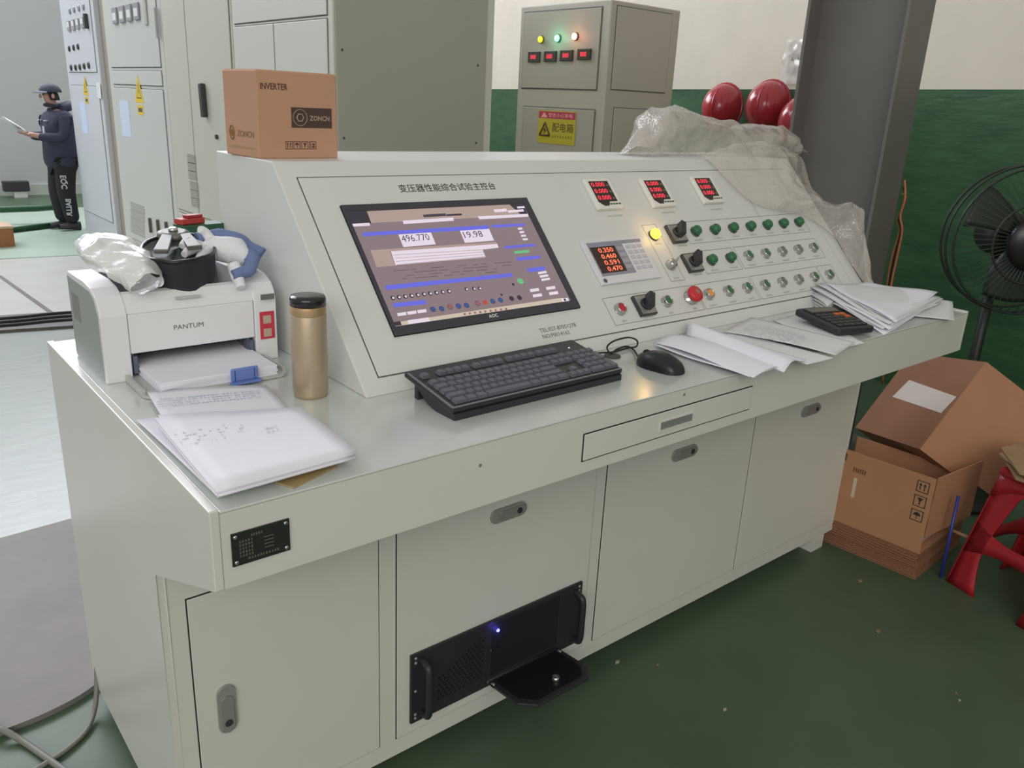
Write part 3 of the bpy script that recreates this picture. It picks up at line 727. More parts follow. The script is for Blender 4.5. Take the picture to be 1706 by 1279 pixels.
for x in (cw+.004, WPR-cw-.012):
    bm = NB(); box(bm, x, x+.008, .004, .05, .012, .046); box(bm, x-.003, x+.003, .01, .03, .012, .05); O('tray_guide', bm, mat('guide_dark', '5B5F74', .5), pr, local=True)
bm = NB(); prism(bm, rnd_rect(WPR-cw*2+.03, .155, .02), .001, .006, Matrix.Translation((cw-.015, -.125, 0))); 
box(bm, cw-.015, cw-.009, -.105, .03, .006, .014); box(bm, WPR-cw+.009, WPR-cw+.015, -.105, .03, .006, .014)
ty = O('paper_tray', bm, mat('tray_grey', 'B9BBB8', .45), pr, local=True)
bm = NB(); box(bm, .185, .245, -.136, -.124, .004, .008); box(bm, .188, .242, -.1275, -.122, .008, .034, bev=.003); st_ = O('paper_stop', bm, mat('stop_blue', '6E86C9', .4), ty, local=True)
bm = NB(); 
for x in (.195, .233): box(bm, x, x+.0012, -.1279, -.1274, .01, .031)
O('stop_lines', bm, M_ink, st_, local=True)
text('printer_lettering', 'PANTUM', mat('printer_ink', '6F7070', .4, metal=.4), pr, V(cw+.083, .0015, .0885), (1, 0, 0), (0, 0, 1), width=.057, height=.0095, local=True)
bm = NB(); box(bm, WPR-.037, WPR-.006, -.0022, .0, .046, .104, bev=.0005, seg=1); stk = O('red_sticker', bm, mat('sticker_red', 'C4364A', .45), pr, local=True)
bm = NB()
for z in (.051, .079): box(bm, WPR-.0305, WPR-.0135, -.0026, -.0021, z, z+.017)
O('sticker_panel', bm, mat('sticker_cream', 'B9A58C', .6), stk, local=True)
bm = NB(); box(bm, WPR-.038, WPR-.010, .0, .003, .1335, .1445, M=Matrix.Translation((0, .0005, 0)) @ Matrix.Rotation(.12, 4, 'X')); md_ = O('model_badge', bm, mat('badge_grey', '6A6C6A', .4), pr, local=True)
bm = NB(); prism(bm, [(WPR-.04, .06), (WPR-.01, .06), (WPR-.01, .1), (WPR-.04, .1)], .1765, .1785); O('control_keys', bm, mat('key_grey', 'C9CCCC', .4), pr, local=True)
# paper in the tray
PIV = PRM.inverted()
ps = E('paper_ream', None, 'stack of blank paper lying in the printer tray', 'paper', M=PRM @ Matrix.Translation((0, 0, .006)))
for k in range(6):
    bm = NB(); dx = random.uniform(-.0015, .0015)
    box(bm, cw+.014+dx, WPR-cw-.008+dx, -.118+random.uniform(-.002, .002), .09, .0005+k*.0031, .0005+k*.0031+.0029); O('paper_bundle', bm, M_paper, ps, local=True)
# ------------------------------------------------------------------ objects lying on the printer
def pl(x, y, z): return PRM @ V(x, y, z)      # printer-local to world
def crumple(co, amp, fr, seed=0): 
    q = Vector(co)*fr+Vector((seed+.37, seed*1.7+.21, seed*.3+.59))
    n = Vector([noise.noise(q+Vector(k), noise_basis='PERLIN_ORIGINAL') for k in ((0, 0, 0), (31.4, 7.7, 12.9), (-17.2, 23.6, 3.3))])
    return Vector(co)+n*amp
M_bag = mat('clear_plastic_bag', 'ECEEED', .15, spec=.8, alpha=.74, bump=.25, bscale=70)
M_bub = mat('bubble_wrap', 'D9D3CB', .14, spec=1.0, alpha=.46, coat=.6)
_nt = M_bub.node_tree; _tc = _nt.nodes.new('ShaderNodeTexCoord'); _vo = _nt.nodes.new('ShaderNodeTexVoronoi'); _vo.inputs['Scale'].default_value = 115
_bp = _nt.nodes.new('ShaderNodeBump'); _bp.inputs['Strength'].default_value = .6; _bp.inputs['Distance'].default_value = .004; _bp.invert = True
_nt.links.new(_tc.outputs['Object'], _vo.inputs['Vector']); _nt.links.new(_vo.outputs['Distance'], _bp.inputs['Height']); _nt.links.new(_bp.outputs[0], _nt.nodes['Principled BSDF'].inputs['Normal'])
# bag: flattened pouch from back-left to front
def bag_fn(ends, n=26):
    pass
b0w, b1w = oz(160, 402, H+.235), oz(248, 474, H+.185)
ax = (b1w-b0w); axn = ax.normalized(); sd = axn.cross(V(0, 0, 1)).normalized()
def bagf(u, v):
    a = 2*math.pi*v
    wd = .034+.022*math.sin(math.pi*min(1, u*1.1)**.8)
    ht = .010+.030*math.sin(math.pi*min(1, .12+u*.76))
    c = b0w+ax*u+V(0, 0, .006*math.sin(u*3))
    p_ = c+sd*(wd*math.cos(a))+V(0, 0, ht*math.sin(a)*.8)
    q_ = crumple(p_, .011, 26, 3)
    q_ = crumple(q_, .004, 90, 9)
    ml = PIV @ q_
    if ml.z < .1795 and not (cw < ml.x < WPR-cw and ml.y < .2): ml.z = .1795
    if ml.z < .158: ml.z = .158
    return PRM @ ml
bm = NB(); grid(bm, bagf, 34, 30); T(O('plastic_bag', bm, M_bag), 'crumpled clear plastic bag lying on the printer', 'plastic bag')
# black case with a grey two-armed tool
cs0 = oz(303, 470, H+.16)
CSM = Matrix.Translation(cs0) @ Matrix.Rotation(pang+math.radians(-24), 4, 'Z') @ Matrix.Rotation(math.radians(2), 4, 'X') @ Matrix.Scale(1.15, 4)
cs = E('tool_pouch', None, 'black oval tool pouch on the printer holding a grey metal tool', 'pouch', M=CSM)
def oval(a, rx=.058, ry=.085): return V(rx*math.cos(a), ry*math.sin(a), 0)
def pouch_fn(u, v):
    a = 2*math.pi*u
    z = .062*v; e = oval(a, .054+.006*v, .07+.012*v)
    zz = z*(1+.12*math.sin(a))
    return crumple(V(e.x, e.y, zz), .0025, 40, 2)
bm = NB(); grid(bm, pouch_fn, 36, 8); 
O('pouch_body', bm, mat('pouch_black', '26262A', .55, bump=.15, bscale=120), cs, local=True)
bm = NB(); t_ = [pouch_fn(i/36, 1) for i in range(36)]; tube(bm, t_, .0035, 6, closed=True); O('pouch_rim', bm, mat('rim_black', '1A1A1B', .25), cs, local=True)
def lid_fn(u, v):
    a = 2*math.pi*u; p_ = pouch_fn(u, 1); return V(p_.x*(1-v), p_.y*(1-v)+.0*v, p_.z*(1-v)+.062*v-.012*math.sin(math.pi*v))
bm = NB(); grid(bm, lid_fn, 36, 5); O('pouch_lining', bm, mat('lining_green', '27332B', .4), cs, local=True)
M_tool = mat('tool_grey', '6F706D', .45, metal=.4)
TM = Matrix.Translation((0, .01, .066)) @ Matrix.Rotation(.12, 4, 'X')
bm = NB(); lathe(bm, [(.026, -.004), (.028, 0), (.027, .006), (.02, .009)], 24, TM @ Matrix.Translation((-.012, .035, .004)), sx=1, sy=.9); O('tool_head', bm, M_tool, cs, local=True)
bm = NB(); lathe(bm, [(.008, .008), (.008, .013), (.005, .015)], 12, TM @ Matrix.Translation((-.012, .035, .004))); O('pivot_bolt', bm, M_chrome, cs, local=True)
for (ax_, ay_, bx_, by_) in ((-.02, .02, -.022, -.065), (.008, .025, .03, -.045)):
    bm = NB(); d_ = V(bx_-ax_, by_-ay_, 0); n_ = V(-d_.y, d_.x, 0).normalized()
    prism(bm, [tuple((V(ax_, ay_, 0)+n_*.009)[:2]), tuple((V(bx_, by_, 0)+n_*.012)[:2]), tuple((V(bx_, by_, 0)-n_*.012)[:2]), tuple((V(ax_, ay_, 0)-n_*.009)[:2])], -.002, .006, TM @ Matrix.Translation((0, 0, .006)), bev=.0015); O('tool_arm', bm, M_tool, cs, local=True)
# green box behind, red case behind it, glove over
bx = E('green_carton', None, 'dark green flat carton under the work gloves on the printer', 'carton', M=Matrix.Translation(oz(312, 415, H+.185)) @ Matrix.Rotation(.2, 4, 'Z'))
bm = NB(); box(bm, 0, .105, 0, .055, .004, .052, bev=.002); O('carton_body', bm, mat('carton_green', '27553A', .5), bx, local=True)
bm = NB(); box(bm, -.001, .106, -.001, .056, 0, .005); O('carton_base', bm, mat('carton_base_green', '1E4730', .5), bx, local=True)
rb = E('red_case', None, 'small red plastic case lying on the green carton', 'case', M=bx.matrix_world @ Matrix.Translation((.0, .012, .0525)) @ Matrix.Rotation(.12, 4, 'Z'))
bm = NB(); box(bm, 0, .062, 0, .03, 0, .013, bev=.002); O('case_body', bm, mat('case_red', 'B23B36', .45), rb, local=True)
bm = NB(); box(bm, .02, .06, .004, .026, .013, .02, bev=.002); O('case_lid', bm, mat('case_red2', '9C2F2C', .45), rb, local=True)
M_glw = mat('glove_white', 'E2E2E6', .8, bump=.3, bscale=300); M_glb = mat('glove_blue', '6C7CA6', .8, bump=.3, bscale=300)
gl = E('work_glove', None, 'white knitted work glove with a blue cuff draped over the printer edge', 'glove', M=Matrix.Translation(oz(368, 455, H+.178)) @ Matrix.Rotation(.05, 4, 'Z') @ Matrix.Scale(1.1, 4))
def blob(name, pts, rad, m, parent, seed=0, amp=.003):
    b = NB(); tube(b, spline(pts, 6), [rad[min(len(rad)-1, int(i/6))]+(rad[min(len(rad)-1, int(i/6)+1)]-rad[min(len(rad)-1, int(i/6))])*((i % 6)/6) for i in range(len(spline(pts, 6)))], 12)
    for v in b.verts: v.co = crumple(v.co, amp, 45, seed)
    return O(name, b, m, parent, local=True)
blob('palm', [(-.03, .02, .03), (0, .02, .042), (.03, .0, .038), (.045, -.02, .022)], [.012, .024, .026, .014], M_glw, gl, 1)
for i, (p_, q_, r_) in enumerate((((-.02, .035, .046), (-.045, .03, .058), (-.06, .02, .052)), ((-.02, .025, .045), (-.05, .01, .045), (-.066, .0, .04)), ((-.012, .01, .04), (-.04, -.012, .035), (-.052, -.025, .025)), ((0, .03, .055), (-.01, .035, .072), (-.022, .032, .078)))):
    blob('finger', [p_, q_, r_], [.010, .009, .006], M_glw, gl, i+3, .0015)
blob('blue_cuff', [(-.02, .055, .055), (.02, .05, .056), (.055, .03, .042), (.085, .005, .026)], [.012, .02, .022, .012], M_glb, gl, 8, .004)
blob('cuff_hem', [(.03, -.005, .05), (.05, -.02, .03), (.035, -.045, .012), (.0, -.05, .006)], [.008, .015, .012, .009], M_glb, gl, 9, .003)
blob('hanging_tab', [(.012, -.03, .02), (.012, -.045, .0), (.01, -.06, -.018)], [.012, .012, .009], M_glw, gl, 10, .002)
# ================================================================== carton on the housing
ca, cb_ = oz(432, 264.5, H2), oz(563, 263.5, H2)
cdv = cb_-ca; cang = math.atan2(cdv.y, cdv.x); WC = cdv.length
cc = oz(379, 257, H2)
ctn = E('inverter_carton', None, 'brown cardboard carton printed INVERTER on top of the console', 'carton', M=Matrix.Translation((ca.x, ca.y, H2)) @ Matrix.Rotation(cang, 4, 'Z'))
CIV = ctn.matrix_world.inverted(); DC = .155; HC = zat(ca.x, ca.y, 116)-H2
bm = NB(); box(bm, 0, WC, 0, DC, 0, HC, bev=.0025); O('carton_body', bm, mat('inverter_card', 'BC9076', .75, var=.03, vscale=8), ctn, local=True)
bm = NB(); box(bm, .004, WC-.004, .004, DC/2-.001, HC, HC+.0015); O('top_flap', bm, mat('inverter_card_top', 'C79C7E', .75), ctn, local=True)
bm = NB(); box(bm, .004, WC-.004, DC/2+.001, DC-.004, HC, HC+.0015); O('top_flap', bm, mat('inverter_card_top', 'C79C7E', .75), ctn, local=True)
M_bink = mat('carton_ink', '5B3B30', .8)
def cf(px, py):                     # carton front: pixel -> local x,z
    p_ = onpl(px, py, ctn.matrix_world.translation, ctn.matrix_world.to_3x3() @ V(0, 1, 0)); q_ = CIV @ p_; return q_.x, q_.z
x0, z0 = cf(433, 148); x1, _ = cf(479, 148)
text('carton_lettering', 'INVERTER', M_bink, ctn, V(x0, -.0006, z0), (1, 0, 0), (0, 0, 1), width=x1-x0, height=.0125, local=True, bold=.02)
x0, z0 = cf(486, 212.5); x1, z1 = cf(552, 181)
bm = NB(); box(bm, x0, x1, -.0006, .001, z0, z1); lb = O('logo_patch', bm, mat('patch_brown', '4A3A34', .7), ctn, local=True)
M_logo = mat('logo_pale', 'A58E7B', .7)
bm = NB(); cx_, cz_ = x0+(x1-x0)*.21, (z0+z1)/2; rr = (z1-z0)*.40
tube(bm, [V(cx_+rr*math.cos(2*math.pi*k/24), -.001, cz_+rr*math.sin(2*math.pi*k/24)) for k in range(24)], .0009, 4, closed=True)
tube(bm, [V(cx_+rr*.5*math.cos(2*math.pi*k/6), -.001, cz_+rr*.5*math.sin(2*math.pi*k/6)) for k in range(6)], .0016, 4, closed=True)
O('logo_ring', bm, M_logo, lb, local=True)
text('logo_lettering', 'ZONCN', M_logo, lb, V(x0+(x1-x0)*.44, -.0011, z0+(z1-z0)*.36), (1, 0, 0), (0, 0, 1), width=(x1-x0)*.5, height=(z1-z0)*.25, local=True, bold=.03)
for k in range(4):
    x0, z0 = cf(476+k*13.2, 248.5); s_ = .0165; bm = NB()
    for a in ((x0, x0+s_, z0, z0+.0012), (x0, x0+s_, z0+s_-.0012, z0+s_), (x0, x0+.0012, z0, z0+s_), (x0+s_-.0012, x0+s_, z0, z0+s_)): box(bm, a[0], a[1], -.0005, .0005, a[2], a[3])
    if k == 0:
        for d_ in (.0045, .0105): box(bm, x0+d_, x0+d_+.0015, -.0005, .0005, z0+.003, z0+.013); prism(bm, [(x0+d_-.0015, z0+.0105), (x0+d_+.003, z0+.0105), (x0+d_+.00075, z0+.014)], -.0005, .0005, frame((0, 0, 0), (1, 0, 0), (0, 0, 1)))
    elif k == 1:
        prism(bm, [(x0+.0025, z0+.009), (x0+.005, z0+.0125), (x0+.0085, z0+.0138), (x0+.012, z0+.0125), (x0+.0145, z0+.009)], -.0005, .0005, frame((0, 0, 0), (1, 0, 0), (0, 0, 1))); box(bm, x0+.008, x0+.009, -.0005, .0005, z0+.003, z0+.009)
    elif k == 2:
        prism(bm, [(x0+.004, z0+.013), (x0+.013, z0+.013), (x0+.0095, z0+.008), (x0+.0095, z0+.0035), (x0+.0075, z0+.0035), (x0+.0075, z0+.008)], -.0005, .0005, frame((0, 0, 0), (1, 0, 0), (0, 0, 1)))
    else:
        box(bm, x0+.003, x0+.0042, -.0005, .0005, z0+.003, z0+.0135); box(bm, x0+.007, x0+.013, -.0005, .0005, z0+.003, z0+.007); box(bm, x0+.007, x0+.013, -.0005, .0005, z0+.0085, z0+.0125)
    O('handling_mark', bm, M_bink, ctn, local=True)
# left end print
text('end_lettering', 'ZONCN', mat('end_ink', '8A6B45', .8), ctn, V(-.0006, DC*.62, HC*.23), (0, -1, 0), (0, 0, 1), width=DC*.5, height=.013, local=True, bold=.02)
bm = NB(); tube(bm, [V(-.0006, DC*.78+.011*math.cos(2*math.pi*k/20), HC*.27+.014*math.sin(2*math.pi*k/20)) for k in range(20)], .0016, 4, closed=True); tube(bm, [V(-.0006, DC*.78+.004*math.cos(2*math.pi*k/8), HC*.27+.006*math.sin(2*math.pi*k/8)) for k in range(8)], .0016, 4, closed=True); O('end_logo', bm, mat('end_ink', '8A6B45', .8), ctn, local=True)
bm = NB(); box(bm, -.0007, .0005, DC*.12, DC*.86, HC*.1, HC*.12); O('end_print_line', bm, mat('end_line', 'A88A62', .8), ctn, local=True)
# ================================================================== papers
def bil(c, u, v): return c[0]*(1-u)*(1-v)+c[1]*u*(1-v)+c[2]*u*v+c[3]*(1-u)*v
def sheet(name, px, z, label, m=M_paper, bend=None, th=.0006, nu=14, nv=14, group=None, parent=None, cat='paper'):
    zz = z if isinstance(z, (list, tuple)) else [z]*4
    c = [oz(x, y, H+k) for (x, y), k in zip(px, zz)]
    def fn(u, v):
        p = bil(c, u, v)
        if bend: p = p+V(0, 0, bend(u, v))
        p.z = max(p.z, H+min(zz)*.5+.0006)
        return p
    b = NB(); grid(b, fn, nu, nv, thick=-th)
    o = O(name, b, m, parent)
    if parent is None: T(o, label, cat, group)
    return o
def print_rows(name, o, px, z, rows, m, du=.06, dens=.8, seed=1):
    random.seed(seed); c = [oz(x, y, H+z) for (x, y) in px]; b = NB()
    for k in range(rows):
        v = (k+.5)/rows; u = .03
        while u < .96:
            ln = random.uniform(.3, 1)*du
            if random.random() < dens: 
                a, e = v-.16/rows, v+.16/rows
                quad(b, [bil(c, u, a), bil(c, min(u+ln, .97), a), bil(c, min(u+ln, .97), e), bil(c, u, e)])
            u += du*1.15
    return O(name, b, m, o)
M_pen = mat('pencil_marks', 'D0D1DC', .9); M_print = mat('print_blue_grey', 'C2C9DA', .9)
# left pile
bm = NB(); kp = [oz(*q, H+.001) for q in ((458, 804), (490, 813), (562, 777), (540, 740), (440, 760))]
prism(bm, [(p.x, p.y) for p in kp], H+.0005, H+.0025); T(O('kraft_envelope', bm, mat('kraft_envelope', 'A98F62', .7)), 'tan kraft envelope corner sticking out under the paper pile', 'envelope')
sheet('paper_sheet', [(227, 700), (363, 829), (430, 805), (300, 690)], .004, 'loose sheet peeking out under the left side of the paper pile beside the thermos', bend=lambda u, v: .002*math.sin(u*3))
sb = sheet('paper_sheet', [(244, 652), (300, 745), (540, 742), (443, 642)], .009, 'printed sheet sticking out behind the thick paper pile in front of the printer', bend=lambda u, v: .003*math.sin(v*3))
print_rows('printed_table', sb, [(258, 680), (445, 661), (438, 648), (253, 664)], .0135, 4, M_print, .03, .95, 4)
pile = E('paper_pile', tuple(oz(430, 760, H)), 'thick pile of white sheets on the desk corner in front of the thermos', 'paper')
zz = .006
tops = None
for k in range(9):
    random.seed(40+k); j = lambda: random.uniform(-3.5, 3.5)
    px = [(261+j()+k*.2, 706+j()), (364+j(), 829-k*2+j()*.4), (594+j(), 764-k*2+j()*.4), (500+j(), 690+j())]
    c = [oz(x, y, H+.011) for x, y in px]
    c = [oz(x, y, H+.0118) for x, y in ((261, 706), (364, 829), (594, 764), (500, 690))]
    off = V(random.uniform(-.004, .004), random.uniform(-.004, .004), 0)
    za = H+.0112+k*.0013
    b = NB(); grid(b, lambda u, v: (lambda p: V(p.x, p.y, za+.0012+.004*(u < .5)*(.5-u)*(v < .4)))(bil(c, u, v)+off), 8, 8, thick=-.0011); O('sheet', b, M_paper, pile)
ztop_ = H+.0112+9*.0013+.0015
o = print_rows('handwriting', pile, [(300, 745), (420, 722), (400, 700), (285, 722)], .0255, 5, M_pen, .05, .35, 8)
o2 = print_rows('handwriting', pile, [(445, 722), (470, 717), (462, 706), (440, 711)], .0255, 2, M_pen, .3, .9, 9)
# middle sheets
sheet('paper_sheet', [(1287, 533), (1342, 521), (1441, 571), (1400, 580)], .002, 'thin loose sheet lying under the calculator', m=M_paper2)
sm = sheet('paper_sheet', [(1203, 552), (1252, 528), (1424, 570), (1392, 592)], .006, 'sheet covered in handwriting between calculator and wavy papers', m=M_paper2, bend=lambda u, v: .006*math.sin(v*3.0)*(1-u))
print_rows('handwriting', sm, [(1222, 556), (1330, 576), (1352, 560), (1256, 536)], .0125, 9, mat('faint_pencil', 'C6C6CC', .9), .05, .75, 5)
sheet('paper_sheet', [(1200, 560), (1215, 548), (1390, 596), (1345, 607)], .004, 'sheet edge showing between the handwritten sheet and wavy paper', m=M_paper2)
sheet('paper_sheet', [(1143, 558), (1153, 543), (1343, 598), (1306, 620)], .010, 'curled white sheet behind the front folded paper', bend=lambda u, v: .022*math.sin(math.pi*u)**1*(1-.5*v)+.006*math.sin(u*6))
sheet('paper_sheet', [(1092, 571), (1128, 557), (1312, 606), (1256, 626)], .012, 'white sheet on top of the folded papers beside the mouse', bend=lambda u, v: .008*math.sin(u*math.pi)+.004*math.sin(v*5))
for k in range(3):
    s_ = sheet('paper_sheet', [(1088+k, 571+k*2), (1124, 559+k), (1310, 608), (1252-k*2, 628)], .001+k*.0035, ('lower', 'middle', 'upper')[k]+' folded sheet of the paper fold beside the mouse', bend=lambda u, v: .002*math.sin(v*7+k))
# right papers
sheet('paper_sheet', [(1360, 510), (1440, 478), (1587, 502), (1590, 533)], [.006, .012, .006, .004], 'lowest sheet of the right paper pile by the desk end', m=M_paper2)
rp = E('paper_pile', tuple(oz(1480, 520, H)), 'rumpled pile of written sheets partly covering the calculator', 'paper')
for k in range(7):
    random.seed(70+k)
    px = [(1345+k*5+random.uniform(-4, 4), 474+random.uniform(-2, 2)), (1450+random.uniform(-6, 6), 477+random.uniform(-3, 3)), (1567+random.uniform(-14, 6), 495+random.uniform(-4, 4)), (1472+k*3+random.uniform(-8, 8), 548-k*1.5+random.uniform(-3, 2))]
    c = [oz(x, y, H+h_) for (x, y), h_ in zip(px, (.055, .03, .022, .016))]
    ph = random.uniform(0, 6)
    b = NB(); grid(b, lambda u, v: bil(c, u, v)+V(0, 0, -.010+k*.0032+.004*math.sin(u*4+ph)+.003*math.sin(v*6+ph)), 12, 12, thick=-.0008); O('sheet', b, M_paper2 if k % 2 else M_paper, rp)
c = [oz(x, y, H+h_) for (x, y), h_ in zip([(1335, 481), (1350, 471), (1395, 500), (1378, 512)], (.03, .04, .03, .022))]
for k in range(5):
    b = NB(); grid(b, lambda u, v: bil(c, u, v)+V(0, 0, -.022+k*.0065+.003*math.sin(v*5+k)), 6, 6, thick=-.0012); O('sheet', b, M_paper2, rp)
# ================================================================== calculator
k0 = oz(1322, 524, H+.02); k1 = oz(1397, 553, H+.015); k2 = oz(1443, 546, H+.015)
kd = (k1-k0); kang = math.atan2(kd.y, kd.x)
ca_ = E('desk_calculator', None, 'black desk calculator with orange keys tucked under the right papers', 'calculator', M=Matrix.Translation((k1.x, k1.y, H)) @ Matrix.Rotation(kang+math.pi/2, 4, 'Z'))
KW, KD = .125, max(.15, kd.length)
CT = Matrix.Rotation(.09, 4, 'X')
bm = NB(); box(bm, 0, KW, 0, KD, .003, .024, CT, bev=.007, seg=3); O('case', bm, M_black, ca_, local=True)
bm = NB(); box(bm, .01, KW-.01, KD-.055, KD-.018, .0235, .028, CT, bev=.002); O('display_frame', bm, M_black2, ca_, local=True)
bm = NB(); box(bm, .014, KW-.014, KD-.05, KD-.023, .028, .0286, CT); O('display', bm, mat('lcd_grey', '6C6A5F', .3), ca_, local=True)
for r_ in range(5):
    for c_ in range(5):
        bm = NB(); x = .012+c_*.0207; y = .014+r_*.0195
        box(bm, x, x+.0165, y, y+.014, .0238, .0285, CT, bev=.002); 
        og = (r_ == 4 and c_ >= 3) or (r_ == 3 and c_ == 4)
        O('key', bm, mat('orange_key', 'C0602A', .45) if og else mat('calc_key', '3A3836', .45), ca_, local=True)
# ================================================================== bubble wrap
xs_a = oy(1011, 246, .80).x
def wrap_top(u, v):
    a = 2*math.pi*v
    x = 1.60+u*.86
    prof_ = [(0, .006), (.08, .06), (.18, .13), (.3, .15), (.42, .125), (.6, .10), (.78, .095), (.9, .09), (.97, .06), (1, .012)]
    for (a0_, h0), (a1_, h1) in zip(prof_, prof_[1:]):
        if a0_ <= u <= a1_: hh = h0+(h1-h0)*(u-a0_)/(a1_-a0_); break
    wd = .03+.085*math.sin(math.pi*min(max(u, .02), .98))**.5
    cy_ = .80+.03*math.sin(u*4)
    p = V(x, cy_+wd*math.cos(a), H2+hh*.5+hh*.5*math.sin(a)+.004)
    q = crumple(p, .022, 9, 5); q = crumple(q, .013, 28, 6)
    q = q+V(0, 0, .05*max(0, u-.75)/.25*.2)
    if q.z < H2+.002 and q.x < X2+.02: q.z = H2+.002
    return q
bm = NB(); grid(bm, wrap_top, 60, 36); T(O('bubble_wrap_roll', bm, M_bub), 'bunched bubble wrap lying on top of the console housing', 'bubble wrap')
# hanging sheet over the right end of the panel
Lp = [(1150, 262), (1178, 266), (1203, 290), (1250, 334), (1300, 352), (1345, 362), (1388, 392), (1412, 430), (1446, 482)]
Rp = [(1300, 246), (1335, 262), (1352, 312), (1378, 338), (1405, 345), (1437, 347), (1440, 372), (1439, 420), (1446, 484)]
RX = [2.27, 2.30, 2.315, 2.315, 2.315, 2.315, 2.31, 2.30, 2.285]
Lw = [FP @ V(*pan(x, y, .014), .014) for x, y in Lp]; Lw[0] = V(*oz(1150, 261, H2+.006)); Lw[1] = FP @ V(*pan(*Lp[1], .012), .012)
Rw = [ox(x, y, rx) for (x, y), rx in zip(Rp, RX)]
LS, RS = spline(Lw, 6), spline(Rw, 6)
def drape(u, v):
    i = min(int(u*(len(LS)-1)), len(LS)-1); a, b = LS[i], RS[i]
    p = a.lerp(b, v)
    out = sn*(.05*math.sin(math.pi*v)*(1-.6*u))+V(.02, 0, 0)*math.sin(math.pi*v)
    p = p+out
    q = crumple(p, .016*math.sin(math.pi*v)**.6, 13, 4); q = crumple(q, .010*math.sin(math.pi*v)**.5, 38, 2)
    # keep clear of the panel and housing
    dn = (q-P0).dot(sn)
    if q.x < X2 and dn < .006: q = q+sn*(.006-dn)
    return q
bm = NB(); grid(bm, drape, len(LS)-1, 26); T(O('bubble_wrap_sheet', bm, M_bub), 'bubble wrap sheet hanging over the right end of the instrument panel', 'bubble wrap')
# ================================================================== row of grey cabinets behind
XC = 1.75
M_cab = mat('cabinet_paint', 'C9CBC6', .38, var=.02, vscale=2); M_cab2 = mat('cabinet_paint_warm', 'C4C5B8', .4, var=.02, vscale=2)
M_cabg = mat('cabinet_side_grey', 'A8AA9D', .42, var=.02, vscale=2); M_seam = mat('seam_grey', '6E6F69', .8)
HCAB = 2.45
def cab_face(parent, y0, y1, z0, z1, name='door', m=M_cab):
    b = NB(); box(b, XC-.0012, XC+.001, y0-.006, y1+.006, z0-.006, z1+.006); O('door_gap', b, M_seam, parent)
    b = NB(); box(b, XC-.008, XC, y0, y1, z0, z1, bev=.002, seg=1); return O(name, b, m, parent)
def cabinet(y0, y1, label, m=M_cab, depth=.8):
    r = E('switch_cabinet', (XC+depth/2, (y0+y1)/2, 0), label, 'cabinet')
    b = NB(); box(b, XC, XC+depth, y0, y1, .0, HCAB, bev=.004, seg=1); O('cabinet_body', b, m, r); return r
def yz(x, y): p = ox(x, y, XC-.009); return p.y, p.z
XM = lambda y, z, n=0: frame((XC-.0085-n, y, z), (0, -1, 0), (0, 0, 1))     # local x runs to the right in the picture
M_yel = mat('warning_yellow', 'E3C12F', .5); M_mtr = mat('analog_meter', '9A9BA0', .4); M_blk = mat('dark_fitting', '3B3B3D', .5)
def sticker(parent, px, py, w_, h_, m, name='sticker'):
    y, z = yz(px, py); b = NB(); box(b, -w_/2, w_/2, -h_/2, h_, 0, .0012, XM(y, z)); return O(name, b, m, parent)
def warn(parent, px, py, s=.11):
    y, z = yz(px, py); M_ = XM(y, z)
    b = NB(); prism(b, [(-s*.95, -s*.7), (s*.95, -s*.7), (0, s)], 0, .0012, M_); o = O('warning_sign', b, M_yel, parent)
    b = NB(); prism(b, [(-s*.55, -s*.45), (s*.55, -s*.45), (0, s*.55)], .0012, .0016, M_); O('warning_inset', b, M_line, o)
    b = NB(); prism(b, [(-s*.44, -s*.38), (s*.44, -s*.38), (0, s*.42)], .0016, .002, M_); O('warning_field', b, M_yel, o)
    b = NB(); prism(b, [(.0, s*.25), (-s*.12, -s*.05), (0, -s*.03), (-s*.03, -s*.3), (s*.12, .02*s), (0.02*s, 0)], .002, .0024, M_); O('warning_bolt', b, M_line, o)
    b = NB(); box(b, -s*.6, s*.6, -s*1.45, -s*.85, 0, .0012, M_); O('warning_plate', b, M_yel, o)
    b = NB(); box(b, -s*.4, s*.4, -s*1.28, -s*1.02, .0012, .0016, M_); O('warning_text', b, M_line, o)
# cabinet A
A = cabinet(7.21, 8.38, 'far switch cabinet with rows of dials behind the standing worker', mat('cabinet_paint_cool', 'CDD0D6', .38))
cab_face(A, 7.3, 8.3, 1.56, 2.35, 'upper_door', mat('cabinet_paint_cool', 'CDD0D6', .38)); cab_face(A, 7.3, 8.3, .25, 1.44, 'lower_door', mat('cabinet_paint_cool', 'CDD0D6', .38))
def rowdots(parent, pts, s, m, name):
    for x, y in pts:
        yy, zz_ = yz(x, y); b = NB(); lathe(b, [(s, 0), (s, .006), (s*.7, .012)], 10, XM(yy, zz_)); O(name, b, m, parent)
def c1(x, y): return 100+x/8.98, y/8.98
rowdots(A, [c1(150, 165), c1(213, 145), c1(285, 125), c1(352, 105)], .028, M_mtr, 'indicator'); rowdots(A, [c1(142, 728), c1(208, 712), c1(272, 698)], .028, M_blk, 'knob'); rowdots(A, [c1(170, 1012), c1(237, 1010), c1(300, 1002), c1(365, 990), c1(433, 978)], .03, M_blk, 'knob')
for x, y in ((138, 390), (205, 373), (272, 358), (342, 338)):
    yy, zz_ = yz(*c1(x, y)); b = NB(); box(b, -.045, .045, -.045, .045, 0, .012, XM(yy, zz_), bev=.003); r_ = O('dial_meter', b, M_mtr, A); b = NB(); box(b, -.035, .035, -.01, .035, .012, .0128, XM(yy, zz_)); O('dial_face', b, M_white, r_)
yy, zz_ = yz(*c1(412, 318)); b = NB(); box(b, -.02, .02, -.06, .06, 0, .03, XM(yy, zz_), bev=.003); O('door_handle', b, M_blk, A)
